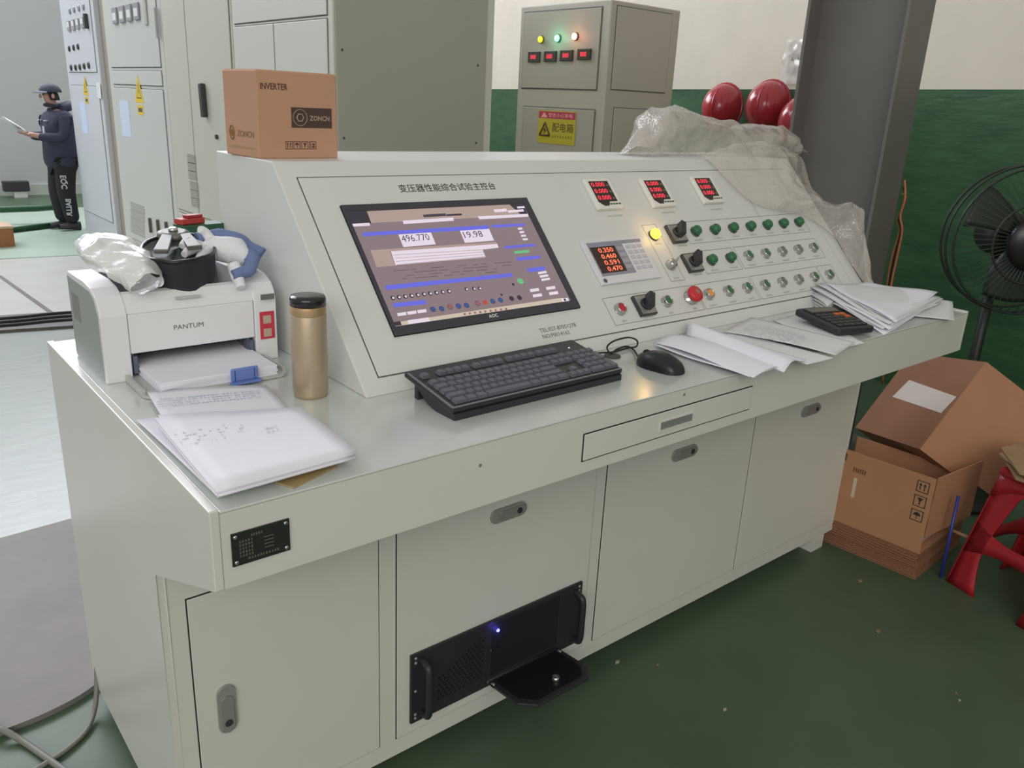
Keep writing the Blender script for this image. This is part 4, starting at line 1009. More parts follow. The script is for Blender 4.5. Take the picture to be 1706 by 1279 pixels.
warn(A, 142, 145, .10); sticker(A, 141, 205, .2, .19, mat('paper_blue_white', 'C6D4EE', .6), 'taped_notice'); sticker(A, 165, 155, .13, .09, M_white, 'paper_label')
# cabinet B
B = cabinet(5.475, 6.93, 'switch cabinet with four square meters and a yellow warning triangle')
cab_face(B, 5.56, 6.83, 1.6, 2.35, 'upper_door'); cab_face(B, 5.56, 6.83, 1.47, 1.57, 'middle_panel'); cab_face(B, 5.56, 6.83, .2, 1.44, 'lower_door')
for x, y in ((833, 235), (938, 212), (1047, 190), (1155, 167)):
    yy, zz_ = yz(*c1(x, y)); b = NB(); box(b, -.06, .06, -.06, .06, 0, .015, XM(yy, zz_), bev=.004); r_ = O('dial_meter', b, M_mtr, B); b = NB(); box(b, -.045, .045, -.035, .02, .015, .0158, XM(yy, zz_)); O('dial_face', b, M_white, r_)
yy, zz_ = yz(*c1(1285, 170)); b = NB(); box(b, -.03, .03, -.09, .08, 0, .012, XM(yy, zz_), bev=.003); O('switch_plate', b, mat('plate_pale', 'B9BAB6', .4), B)
yy, zz_ = yz(*c1(1462, 340)); b = NB(); box(b, -.012, .012, -.1, .1, 0, .02, XM(yy, zz_), bev=.003); O('door_handle', b, mat('handle_pale', 'ABAEAB', .4), B)
warn(B, 231, 152, .12); sticker(B, 210, 208, .25, .19, mat('paper_blue_white2', 'C9D6EC', .6), 'taped_notice')
for k in range(4):
    yy, zz_ = yz(229, 345+k*13); 
    for j in range(3): b = NB(); box(b, -.19, .19, -.034+j*.024, -.020+j*.024, 0, .003, XM(yy, zz_)); O('vent_louvre', b, mat('louvre_shadow', 'A4A69E', .5), B)
for x, y in ((252, 375), (265, 378), (279, 382)):
    yy, zz_ = yz(x, y); b = NB(); box(b, -.012, .012, -.06, .06, 0, .02, XM(yy, zz_), bev=.003); O('bolt_handle', b, mat('dark_olive', '5A594F', .5), B)
# filler post between A and B
b = NB(); box(b, XC+.04, XC+.75, 6.935, 7.205, 0, HCAB); T(O('filler_post', b, mat('post_tan', '9C968A', .6)), 'tan filler panel in the gap between two switch cabinets', 'panel')
# cabinet C
C_ = cabinet(4.21, 5.47, 'tall plain cabinet with a black lever handle and louvres behind the printer', M_cab2)
cab_face(C_, 4.99, 5.43, .61, 2.35, 'door', M_cab2); cab_face(C_, 4.24, 4.975, .61, 2.35, 'door', M_cab2); cab_face(C_, 4.24, 5.43, .06, .58, 'plinth_panel', M_cab2)
yy, zz_ = yz(342, 166); b = NB(); box(b, -.022, .022, -.11, .10, 0, .035, XM(yy, zz_) @ Matrix.Rotation(.06, 4, 'Z'), bev=.006); O('lever_handle', b, M_blk, C_)
for g in range(2):
    for k in range(3):
        yy, zz_ = yz(319+(g*3+k)*1.0+1.5*g, 264+k*13.6+g*45.5)
        for j in range(5): b = NB(); box(b, -.083, .083, -.032+j*.013, -.025+j*.013, 0, .002, XM(yy, zz_)); O('vent_louvre', b, mat('louvre_grey', '969890', .5), C_)
yy, zz_ = yz(362, 228); b = NB(); lathe(b, [(.015, 0), (.015, .012)], 10, XM(yy, zz_)); O('door_lock', b, M_blk, C_)
# cabinet D + its grey end panel
Dd = cabinet(2.95, 4.2, 'cabinet with pale stacked panels and a plain screwed grey end', mat('cabinet_paint_pale', 'CED0C8', .38), 1.0)
cab_face(Dd, 3.0, 4.16, 1.835, 2.4, 'upper_panel', mat('cabinet_paint_pale', 'CED0C8', .38)); cab_face(Dd, 3.62, 4.16, .3, 1.815, 'door', mat('cabinet_paint_pale', 'CED0C8', .38)); cab_face(Dd, 3.0, 3.605, .3, 1.815, 'door', mat('cabinet_paint_pale', 'CED0C8', .38))
xr = oy(806, 150, 2.95).x
b = NB(); box(b, XC+.012, xr, 2.938, 2.9495, .1, HCAB, bev=.002, seg=1); O('end_panel', b, M_cabg, Dd)
for x, y in ((570, 83), (573, 230), (796, 109), (793, 238)):
    p = oy(x, y, 2.938); b = NB(); lathe(b, [(.007, 0), (.006, .003)], 10, frame((p.x, 2.938, p.z), (1, 0, 0), (0, 0, 1))); O('screw', b, M_line, Dd)
# ================================================================== distribution cabinet
dp = od(1008, 150, 5.0); XD, YD = dp.x, dp.y
yl = ox(862, 150, XD).y; xrr = oy(1121, 150, YD).x; ZT = zat(XD, YD, -1)
M_dist = mat('dist_paint', 'B5B1A6', .45, var=.02, vscale=2); M_distd = mat('dist_panel', 'ABA79B', .45, var=.02, vscale=2)
dc = E('distribution_cabinet', ((XD+xrr)/2, (YD+yl)/2, 0), 'grey floor cabinet with three lamps and a yellow warning sign', 'cabinet')
b = NB(); box(b, XD, xrr, YD, yl, 0, ZT, bev=.006, seg=1); O('cabinet_body', b, M_dist, dc)
def dyz(x, y): p = ox(x, y, XD-.008); return p.y, p.z
def dface(px0, px1, name):
    (ya, za), (yb, zb) = dyz(*px0), dyz(*px1)
    b = NB(); box(b, XD-.0015, XD+.001, yb-.008, ya+.008, zb-.008, za+.008); O('door_gap', b, M_seam, dc)
    b = NB(); box(b, XD-.008, XD, yb, ya, zb, za, bev=.002, seg=1); return O(name, b, M_distd, dc)
dface((874, 22), (992, 149), 'upper_door')
(ya, za), (yb, zb) = dyz(872, 178), dyz(990, 178)
b = NB(); box(b, XD-.0015, XD+.001, yb-.008, ya+.008, .12, za+.008); O('door_gap', b, M_seam, dc)
b = NB(); box(b, XD-.008, XD, yb, ya, .128, za, bev=.002, seg=1); O('lower_door', b, M_distd, dc)
for (x0p, y0p, x1p, y1p, zlow) in ((1029, 10, 1107, 150, None), (1023, 180, 1104, 180, .15)):
    pa_, pb_ = oy(x0p, y0p, YD), oy(x1p, y1p, YD); zl = zlow if zlow else oy(x0p, 149, YD).z
    b = NB(); box(b, pa_.x-.006, pb_.x+.006, YD-.0015, YD+.001, zl-.006, pa_.z+.006); O('panel_gap', b, M_seam, dc)
    b = NB(); box(b, pa_.x, pb_.x, YD-.007, YD, zl, pa_.z, bev=.002, seg=1); O('side_panel', b, M_dist, dc)
DM = lambda y, z: frame((XD-.0085, y, z), (0, -1, 0), (0, 0, 1))
for x, y, c_, e_, nm in ((903, 66, 'F2DC3A', .9, 'yellow'), (931, 64, '8CF0C0', 2.2, 'green'), (960, 61, 'FFD9CC', 2.2, 'red')):
    yy, zz_ = dyz(x, y); b = NB(); lathe(b, [(.024, 0), (.024, .008), (.02, .012)], 16, DM(yy, zz_)); r_ = O('indicator_lamp', b, mat('lamp_ring_'+nm, {'yellow': '8B7F2C', 'green': '3E8A66', 'red': 'A0503F'}[nm], .4), dc)
    b = NB(); lathe(b, [(.02, .012), (.019, .02), (.01, .027)], 16, DM(yy, zz_)); O('lamp_lens', b, mat('dist_lens_'+nm, c_, .3, emit=e_), r_)
    if nm != 'yellow':
        ll = bpy.data.lights.new(nm+'_lamp_light', 'POINT'); ll.energy = .25; ll.color = (.2, 1, .6) if nm == 'green' else (1, .35, .2); ll.shadow_soft_size = .02
        lo = bpy.data.objects.new(nm+'_lamp_light', ll); COL.objects.link(lo); lo.location = DM(yy, zz_) @ V(0, 0, .07)
for x, y in ((891, 95), (918, 94), (945, 92.5), (974.5, 90.5)):
    yy, zz_ = dyz(x, y); b = NB(); box(b, -.058, .058, -.032, .032, 0, .012, DM(yy, zz_), bev=.002); r_ = O('digital_meter', b, mat('meter_case', '3A3632', .4), dc)
    text('meter_digits', '000', M_led, r_, DM(yy, zz_) @ V(-.03, -.014, .0125), (0, -1, 0), (0, 0, 1), width=.055, height=.028, bold=.02)
(ya, za), (yb, zb) = dyz(898, 183), dyz(957, 243)
wW, hW = ya-yb, za-zb; SM = frame((XD-.0095, ya, zb), (0, -1, 0), (0, 0, 1))
b = NB(); box(b, 0, wW, 0, hW, 0, .0015, SM); sg_ = O('warning_sign', b, mat('sign_yellow', 'BDB02F', .5), dc)
b = NB(); box(b, .006, wW-.006, hW*.76, hW*.97, .0015, .002, SM); O('sign_header', b, mat('sign_red', 'B9375A', .5), sg_)
M_pink = mat('sign_pink', 'F0B2A0', .5); M_maroon = mat('sign_maroon', '5E3326', .6)
b = NB(); prism(b, [(wW*.08, hW*.79), (wW*.25, hW*.79), (wW*.165, hW*.94)], .002, .0025, SM); O('header_triangle', b, M_pink, sg_)
text('header_lettering', '警告小心有电', M_pink, sg_, SM @ V(wW*.28, hW*.80, .0026), (0, -1, 0), (0, 0, 1), width=wW*.64, height=hW*.13, bold=.004)
text('sign_lettering', '配电箱', M_maroon, sg_, SM @ V(wW*.40, hW*.37, .0022), (0, -1, 0), (0, 0, 1), width=wW*.55, height=hW*.27, bold=.004)
b = NB(); random.seed(2)
for k in range(8): glyph(b, wW*.4+k*wW*.069, hW*.19, wW*.05, hW*.08, SM @ Matrix.Translation((0, 0, .0022)))
O('sign_small_print', b, M_maroon, sg_)
b = NB(); tp_ = [(wW*.06, hW*.24), (wW*.34, hW*.24), (wW*.2, hW*.63)]
for i in range(3):
    a_, c_ = Vector(tp_[i]+(.003,)), Vector(tp_[(i+1) % 3]+(.003,)); tube(b, [SM @ a_, SM @ c_], .006, 4)
prism(b, [(wW*.21, hW*.5), (wW*.15, hW*.38), (wW*.195, hW*.39), (wW*.18, hW*.28), (wW*.25, hW*.41), (wW*.205, hW*.41)], .0018, .003, SM)
O('sign_triangle', b, M_maroon, sg_)
# ================================================================== helmets on the wall
M_helm = mat('helmet_red', 'B02F3B', .2, spec=.7)
for i, (x, y, lbl) in enumerate(((1204, 180, 'red safety helmet hung on the wall, the one next to the grey lamp cabinet'), (1280, 178, 'red safety helmet hung on the wall between its two neighbours'), (1336, 205, 'red safety helmet on the wall half hidden by the steel column'))):
    c_ = onwall(x, y, .06)
    hm = E('safety_helmet', tuple(onwall(x, y, .0)), lbl, 'helmet', 'helmets hung on the wall')
    hax = (CAM-onwall(x, y, 0)); hax.z = 0; hax.normalize(); hax = (hax*.75-wn*.6); hax.z = .12; hax.normalize(); hsx = Vector((0, 0, 1)).cross(hax).normalized()
    HM = Matrix((hsx, hax.cross(hsx), hax)).transposed().to_4x4(); HM.translation = onwall(x, y, .10)
    b = NB()
    t = [(.128, 0), (.126, .012), (.122, .03), (.112, .065), (.092, .10), (.062, .13), (.03, .145), (.002, .148)]
    HM = HM @ Matrix.Scale(1.2, 4)
    lathe(b, t, 28, HM, sx=.96, sy=1.1); O('shell', b, M_helm, hm)
    b = NB(); tube(b, spline([HM @ V(0, -.12, .045), HM @ V(0, -.085, .112), HM @ V(0, 0, .15), HM @ V(0, .085, .112), HM @ V(0, .12, .045)], 6), .008, 6); O('crown_ridge', b, M_helm, hm)
    b = NB(); lathe(b, [(.133, -.008), (.136, -.004), (.133, .004), (.126, .006)], 28, HM, sx=.96, sy=1.1); O('brim', b, M_helm, hm)
# plastic sleeve notice
nt0 = onwall(1302, 140, .012); 
NM = Matrix((-wd, Vector((0, 0, 1)), -wn)).transposed().to_4x4(); NM.translation = nt0
ns = E('plastic_sleeve', tuple(nt0), 'crinkled clear plastic sleeve with black characters on the cream wall', 'notice')
b = NB(); grid(b, lambda u, v: NM @ (crumple(V(u*.26-.015, v*.27, .006), .009, 20, 1)), 26, 26); O('sleeve', b, mat('sleeve_plastic', 'D9D6D0', .08, spec=.9, alpha=.55, bump=.6, bscale=25), ns)
text('sleeve_lettering', '成都', mat('sleeve_ink', '55544F', .8), ns, NM @ V(.035, .14, .004), tuple(-wd), (0, 0, 1), width=.13, height=.05)
text('sleeve_lettering', '解放', mat('sleeve_ink', '55544F', .8), ns, NM @ V(.035, .065, .004), tuple(-wd), (0, 0, 1), width=.13, height=.045)
# ================================================================== steel column
XW = 3.15; yR = .735; CWd = .45
M_col = mat('column_grey', '6C6965', .42, spec=.45, var=.08, vscale=2, bump=.05)
col = E('steel_column', (XW, yR+CWd/2, 0), 'dark grey steel H-beam column standing behind the console', 'column'); col['kind'] = 'structure'
b = NB(); box(b, XW-.006, XW+.006, yR+.014, yR+CWd-.014, 0, 7); O('web', b, M_col, col)
for y in (yR, yR+CWd-.014):
    b = NB(); box(b, XW-.1, XW+.1, y, y+.014, 0, 7, bev=.002, seg=1); O('flange', b, M_col, col)
b = NB(); box(b, XW-.2, XW+.2, yR-.1, yR+CWd+.1, 0, .03); O('base_plate', b, M_col, col)
# cables hung on the column
M_orc = mat('orange_cable', 'B9764A', .5)
for k in range(3):
    b = NB(); pts = [ox(*q, XW+.13+k*.012) for q in ((1507-k*2, 300+k*12), (1508+k, 330), (1500-k*2, 360+k*3), (1503-k*2, 385), (1494-k*4, 430), (1484-k*3, 480), (1476, 560), (1470, 640))]
    tube(b, spline(pts, 6), .005, 6); T(O('hanging_cable', b, M_orc if k != 1 else M_rubber), ('thin orange cable hanging beside the steel column', 'black cable hanging between the two orange cables', 'orange cable with a loop hanging beside the steel column')[k], 'cable')
# ================================================================== pedestal fan
fc = ox(1704, 400, 3.05); 
fan = E('pedestal_fan', (fc.x, fc.y, 0), 'large dark pedestal fan with wire guard at the wall', 'fan')
fdir = (Vector((CAM.x, CAM.y, fc.z))-fc); fdir.z = 0; fdir.normalize(); fdir = (Matrix.Rotation(math.radians(25), 3, 'Z') @ fdir)
FF = Matrix((Vector((0, 0, 1)).cross(fdir), Vector((0, 0, 1)), fdir)).transposed().to_4x4(); FF.translation = fc
M_fan = mat('fan_black', '1C221D', .5); RF = .262
for zz_, rr in ((.06, RF), (-.06, RF), (.1, RF*.55), (0.0, RF*1.02)):
    b = NB(); tube(b, [FF @ V(rr*math.cos(2*math.pi*k/48), rr*math.sin(2*math.pi*k/48), zz_) for k in range(48)], .0045, 6, closed=True); O('guard_ring', b, M_fan, fan)
for k in range(60):
    a = 2*math.pi*k/60; b = NB()
    tube(b, [FF @ V(.07*math.cos(a-.12), .07*math.sin(a-.12), .105), FF @ V(RF*.55*math.cos(a-.05), RF*.55*math.sin(a-.05), .102), FF @ V(RF*.9*math.cos(a), RF*.9*math.sin(a), .085), FF @ V(RF*math.cos(a), RF*math.sin(a), .06)], .0016, 4); O('guard_wire', b, mat('wire_grey', '2C3A2E', .5), fan)
for k in range(3):
    b = NB(); a0_ = 2*math.pi*k/3+.25
    def bl(u, v):
        r_ = .06+(RF*.88-.06)*u; a = a0_+(v-.5)*(.95-.2*u)+.25*u; return FF @ V(r_*math.cos(a), r_*math.sin(a), .0+.05*(v-.5))
    grid(b, bl, 10, 6, thick=.002); O('blade', b, mat('fan_blade', '1F2A22', .45), fan)
b = NB(); lathe(b, [(.045, -.03), (.055, .02), (.05, .06), (.03, .075)], 20, FF); O('hub', b, M_fan, fan)
b = NB(); lathe(b, [(.02, .075), (.09, .078), (.10, .105), (.092, .118), (.03, .122)], 24, FF); O('guard_badge', b, mat('badge_black', '151616', .3), fan)
b = NB(); lathe(b, [(.07, -.25), (.085, -.22), (.085, -.08), (.06, -.06)], 20, FF); O('motor', b, M_fan, fan)
b = NB(); tube(b, [V(fc.x, fc.y, .03)-fdir*.16, V(fc.x, fc.y, fc.z-.06)-fdir*.16], .02, 12); O('pole', b, M_fan, fan)
b = NB(); lathe(b, [(.24, 0), (.24, .02), (.06, .035), (.03, .06)], 28, Matrix.Translation(V(fc.x, fc.y, 0)-fdir*.16)); O('base', b, M_fan, fan)
# ================================================================== cartons beside the console
# flat cartons on the floor
fb0 = oz(1521, 968, 0)
flats_h = .0105; NF = 9
fa = math.atan2(oz(1640, 905, 0).y-fb0.y, oz(1640, 905, 0).x-fb0.x)
BX = Matrix.Translation((fb0.x+.012, fb0.y, 0)) @ Matrix.Rotation(math.radians(3), 4, 'Z')
WB_, DB_ = .40, .42
for k in range(NF):
    random.seed(90+k)
    o = E('flat_carton', None, ('lowest', 'second', 'third', 'fourth', 'fifth', 'sixth', 'seventh', 'eighth', 'topmost')[k]+' flattened carton counted from the floor in the stack under the open carton', 'cardboard', 'stack of flattened cartons', M=BX @ Matrix.Translation((random.uniform(0, .012), random.uniform(0, .012), k*flats_h)) @ Matrix.Rotation(random.uniform(-.01, .01), 4, 'Z'))
    b = NB(); box(b, 0, WB_, 0, DB_, .0003, .0040); O('upper_liner', b, M_kraft2, o, local=True)
    b = NB(); box(b, .008, WB_-.008, .008, DB_-.008, .0040, .0062); O('fold_gap', b, mat('card_core', '4A3529', .9), o, local=True)
    b = NB(); box(b, .001, WB_-.002, .001, DB_-.003, .0062, .0094); O('lower_liner', b, M_kraft2, o, local=True)
# open lower carton standing on the stack
z0 = NF*flats_h
lc = E('open_carton', None, 'open brown carton with handling marks standing on flattened cartons', 'carton', M=BX @ Matrix.Translation((.006, .006, z0)))
hb = .275; wb2, db2 = .30, .40
def lpan(name, x0, x1, y0, y1, za, zb, m=M_kraft): 
    b = NB(); box(b, x0, x1, y0, y1, za, zb); return O(name, b, m, lc, local=True)
lpan('base', 0, wb2, 0, db2, .0, .005); fr_ = lpan('left_wall', 0, .005, 0, db2, .005, hb); lpan('right_wall', wb2-.005, wb2, .0, db2, .005, hb*.8)
lpan('back_wall', .005, wb2-.005, db2-.005, db2, .005, hb*.3)
b = NB(); box(b, .005, wb2, -.002, .003, .06, hb+.0, Matrix.Translation((.012, 0, 0)) @ Matrix.Rotation(-.12, 4, 'Z')); O('front_flap', b, M_kraft, lc, local=True)
b = NB(); box(b, .02, wb2-.02, .02, .35, .005, .09, bev=.01); O('packing_scrap', b, mat('packing_pale', 'A99C92', .7), lc, local=True)
# marks on the left wall: frame with x toward -Y
SMk = frame((-.0006, 0, 0), (0, -1, 0), (0, 0, 1))
for k in range(3):
    b = NB(); y_ = .055; zc = .215-k*.052; s_ = .04
    for a in ((0, s_, 0, .0025), (0, s_, s_-.0025, s_), (0, .0025, 0, s_), (s_-.0025, s_, 0, s_)): box(b, -y_-0+a[0], -y_+a[1], zc+a[2], zc+a[3], 0, .0006, SMk)
    if k == 0:
        for d_ in (.012, .026): prism(b, [(-y_+d_-.0015, zc+.008), (-y_+d_+.0015, zc+.008), (-y_+d_+.0015, zc+.024), (-y_+d_+.005, zc+.024), (-y_+d_, zc+.033), (-y_+d_-.005, zc+.024), (-y_+d_-.0015, zc+.024)], 0, .0006, SMk)
    elif k == 1: prism(b, [(-y_+.01, zc+.032), (-y_+.03, zc+.032), (-y_+.022, zc+.02), (-y_+.022, zc+.008), (-y_+.018, zc+.008), (-y_+.018, zc+.02)], 0, .0006, SMk)
    else: prism(b, [(-y_+.007, zc+.02), (-y_+.012, zc+.029), (-y_+.02, zc+.033), (-y_+.028, zc+.029), (-y_+.033, zc+.02)], 0, .0006, SMk); box(b, -y_+.019, -y_+.021, zc+.007, zc+.02, 0, .0006, SMk)
    O('handling_mark', b, M_ink, fr_, local=True)
b = NB(); box(b, -.262, -.250, .11, .185, 0, .0006, SMk); O('tape_scrap', b, mat('tape_cream', 'C9BDA2', .5), fr_, local=True)
for (a0_, a1_, z0_, z1_) in [(-.27+k*.008, -.266+k*.008, .205, .222) for k in range(6)]+[(-.325, -.30, .235, .262), (-.355, -.345, .24, .262), (-.33, -.318, .07, .083)]:
    b = NB(); box(b, a0_, a1_, z0_, z1_, 0, .0006, SMk); O('faded_mark', b, mat('faded_ink', '6E4E3C', .9), fr_, local=True)
# big tilted carton
dq = 2.88/2.5
Q = V(*od(1532, 748, 2.5*dq)); Pp = V(*od(1643, 603, 2.482*dq))
e1 = (Pp-Q); L1 = e1.length; e1.normalize()
a_dir = (V(*od(1425, 712, 2.922*dq))-Q).normalized(); e2 = (a_dir-e1*a_dir.dot(e1)).normalized(); e3 = e1.cross(e2)
b_dir = V(*od(1605, 803, 2.517*dq))-Q
if e3.dot(b_dir) < 0: e3 = -e3
TMX = Matrix((e1, e2, e3)).transposed().to_4x4(); TMX.translation = Q
tcn = E('tilted_carton', None, 'large brown carton with a white label leaning upside down on the open carton', 'carton', M=Matrix.Translation(Q))
L2, L3 = .49, .205
def tb(name, a, b2, c, m=M_kraft, par=None):
    bb = NB(); box(bb, a[0], a[1], b2[0], b2[1], c[0], c[1], TMX); return O(name, bb, m, par or tcn)
f1 = tb('label_wall', (0, L1), (.002, L2), (0, .006), M_kraft2); tb('front_wall', (0, L1), (-.004, .002), (0, L3)); tb('end_wall', (L1-.006, L1), (.002, L2), (.006, L3), M_kraft2); tb('back_wall', (0, L1-.006), (L2-.006, L2), (.006, L3), M_kraft2)
tb('end_wall', (0, .006), (.002, L2-.006), (.006, L3*.6), M_kraft2)
tb('long_flap', (.02, L1-.02), (-.002, .004), (L3, L3+.12))
li = TMX.inverted()
def tl(x, y): return li @ onpl(x, y, Q, e3)
lp = [tl(*q) for q in ((1515, 633), (1594, 661), (1568, 688), (1487, 661))]
b = NB(); quad(b, [TMX @ V(p.x, p.y, -.001) for p in lp]); quad(b, [TMX @ V(p.x, p.y, -.0006) for p in reversed(lp)]); O('white_label', b, mat('label_white', 'D9CFC8', .6), f1)
# ================================================================== red stool with card scraps, stick and straw
s0 = oz(1574, 970, 0); s1 = oz(1700, 1048, 0)
STM = Matrix.Translation((2.44, -.27, 0))
ht = .30
M_stool = mat('stool_red', 'A3202A', .38, spec=.5)
sx0 = V(s0.x+.012, s0.y, 0)
sdir = V(s1.x-s0.x, s1.y-s0.y, 0).normalized(); sper = V(-sdir.y, sdir.x, 0)
if sper.x < 0: sper = -sper
WSt = .36
SF = Matrix((sdir, sper, V(0, 0, 1))).transposed().to_4x4(); SF.translation = sx0
stool = E('plastic_stool', None, 'low red plastic stool beside the cartons', 'stool', M=Matrix.Translation(SF @ V(WSt/2, WSt/2, 0)))
zs = zat(*(SF @ V(.05, .05, 0))[:2], 775)
ht = min(max(zs, .24), .46)
ins = .06
def stv(x, y, z):          # splayed coordinates, 0..1 at floor, inset at top
    k = z/ht; s_ = WSt-2*ins*k; return SF @ V(ins*k+x*s_, ins*k+y*s_, z)
for cx_, cy_ in ((0, 0), (1, 0), (1, 1), (0, 1)):
    b = NB(); dx = .34 if cx_ == 0 else -.34; dy = .34 if cy_ == 0 else -.34
    for (ux, uy) in ((dx, 0), (0, dy)):
        def lf(u, v):
            z = .0+ht*.94*v; wv = (.55+.45*abs(2*v-.75)**1.5) if v < .9 else 1.2
            off = V(-.006 if ux else 0, -.006 if uy else 0, 0)
            return stv(cx_+ux*u*wv, cy_+uy*u*wv, z)
        grid(b, lf, 3, 14, thick=.005)
    bmesh.ops.recalc_face_normals(b, faces=b.faces[:])
    O('leg', b, M_stool, stool)
b = NB()
for z_, hh in ((ht*.36, .045),):
    for (p_, q_) in (((0, 0), (1, 0)), ((1, 0), (1, 1)), ((1, 1), (0, 1)), ((0, 1), (0, 0))):
        grid(b, lambda u, v: stv(p_[0]+(q_[0]-p_[0])*u, p_[1]+(q_[1]-p_[1])*u, z_+hh*v+.035*(4*(u-.5)**2)*(1 if v > .5 else -1)), 12, 2, thick=.006)
bmesh.ops.recalc_face_normals(b, faces=b.faces[:])
O('stretcher_ring', b, M_stool, stool)
b = NB()
for (p_, q_) in (((0, 0), (1, 0)), ((1, 0), (1, 1)), ((1, 1), (0, 1)), ((0, 1), (0, 0))):
    grid(b, lambda u, v: stv(p_[0]+(q_[0]-p_[0])*u, p_[1]+(q_[1]-p_[1])*u, ht*.94-v*(.03+.05*(4*(u-.5)**2))), 12, 2, thick=.005)
bmesh.ops.recalc_face_normals(b, faces=b.faces[:])
O('apron', b, M_stool, stool)
b = NB(); pl_ = [stv(x, y, ht*.93) for x, y in ((-.03, -.03), (1.03, -.03), (1.03, 1.03), (-.03, 1.03))]; prism(b, [(p.x, p.y) for p in pl_], ht*.93, ht*.985, bev=.006); O('seat', b, M_stool, stool)
sc_ = [stv(.5, .5, ht)]
for k in range(6):
    random.seed(300+k)
    cxx, cyy = random.uniform(.38, .6), random.uniform(.35, .6); n_ = 7; rr = random.uniform(.15, .2)
    c0 = stv(cxx, cyy, ht); poly = []
    for i in range(n_):
        a = 2*math.pi*i/n_+random.uniform(-.3, .3); r_ = rr*random.uniform(.8, 1.15); poly.append((c0.x+r_*math.cos(a), c0.y+r_*math.sin(a)))
    b = NB(); prism(b, poly, ht*.986+k*.0058, ht*.986+k*.0058+.0054); T(O('cardboard_scrap', b, mat('scrap_card', 'A08262', .85, var=.15, vscale=30, bump=.3, bscale=60)), ('lowest', 'second', 'third', 'fourth', 'fifth', 'topmost')[k]+' torn cardboard scrap counted up from the red stool seat', 'cardboard', 'torn card pile on the red stool')
p = stv(.42, .3, ht); b = NB(); prism(b, [(p.x-.03, p.y-.05), (p.x+.05, p.y-.06), (p.x+.06, p.y+.03), (p.x-.03, p.y+.04)], ht*.986+.0353, ht*.986+.0365); T(O('shipping_label', b, mat('label_grey', 'B5B6B8', .6)), 'pale shipping label on top of the torn card pile', 'label')
p0 = oz(1567, 962, 0); b = NB(); tube(b, [V(p0.x, p0.y, .002), V(p0.x+.012, p0.y+.01, .30)], .0055, 8); T(O('blue_stick', b, mat('stick_blue', '33398F', .4)), 'thin blue plastic stick leaning upright against the open carton', 'stick')
p2 = stv(.03, .12, ht*.36); p1 = onpl(1576, 879, BX @ V(.02, -.004, .2), BX.to_3x3() @ V(0, 1, 0)); b = NB(); tube(b, [p1, p2], .006, 6); T(O('wooden_stick', b, mat('stick_wood', 'C0A27A', .7)), 'short pale wooden stick poking out between carton and stool', 'stick')
# ================================================================== left background floor things
M_grn = mat('green_rail_paint', '245236', .45)
gr = E('floor_frame', tuple(oz(60, 375, 0)), 'low green steel frame on the floor near the worker', 'frame')
def rail(name, pxs, z, r):
    b = NB(); tube(b, [oz(x, y, z) for x, y in pxs], r, 8); O(name, b, M_grn, gr)
rail('upper_rail', ((-120, 352), (0, 349), (60, 347), (103, 344)), .16, .035)
rail('lower_rail', ((-120, 391), (10, 382), (104, 371)), .045, .018); rail('lower_rail', ((-120, 396), (20, 384), (104, 375)), .022, .018)
b = NB(); pA, pB = oz(103, 344, .16), oz(104, 373, .03); tube(b, [pA, pB], .03, 8); O('end_post', b, M_grn, gr)
bk0 = oz(26, 411, 0); b = NB(); box(b, bk0.x-.62, bk0.x, bk0.y, bk0.y+.3, .0, .17, bev=.004); wbk = O('timber_block', b, mat('timber_brown', 'A06A45', .8, var=.1, vscale=6)); T(wbk, 'brown timber block on the floor at the walkway edge', 'timber')
b = NB(); box(b, bk0.x-.62, bk0.x+.004, bk0.y-.002, bk0.y+.302, .17, .19); O('top_board', b, mat('timber_pale', 'BFA58C', .8), wbk)
jb = oz(32, 345, 0); 
jr = E('socket_post', (jb.x, YF-.25, 0), 'black socket box on a pale post at the far wall', 'socket box')
q = oy(30, 318, YF-.25)
b = NB(); box(b, q.x-.17, q.x+.13, YF-.33, YF-.2, q.z-.0, q.z+.13, bev=.01); O('socket_box', b, M_blk, jr)
b = NB(); box(b, q.x-.06, q.x+.1, YF-.31, YF-.22, q.z-.12, q.z, bev=.01); O('socket_base', b, M_white, jr)
b = NB(); box(b, q.x-.02, q.x+.03, YF-.28, YF-.24, 0, q.z-.12); O('post', b, mat('post_pale', 'B8BFB4', .5), jr)
# cables on the floor at the lower left
M_cblg = mat('grey_cable', '7C7C74', .5)
b = NB(); pts = [oz(*q_) for q_ in ((161, 1100, .12), (161, 1145, .06), (158, 1180, .02), (145, 1215, .008), (115, 1245, .007), (70, 1275, .007), (10, 1310, .007))]; tube(b, spline(pts, 8), .006, 8); T(O('floor_cable', b, M_cblg), 'grey cable curving down behind the console side onto the floor', 'cable')
b = NB(); pts = [oz(-60, 1195, .025), oz(0, 1214, .024), oz(40, 1236, .008), oz(100, 1278, .008), oz(160, 1320, .008)]; tube(b, spline(pts, 8), .0075, 8); T(O('floor_cable', b, M_cblg), 'straight grey cable running over the grey sheet edge onto green floor', 'cable')
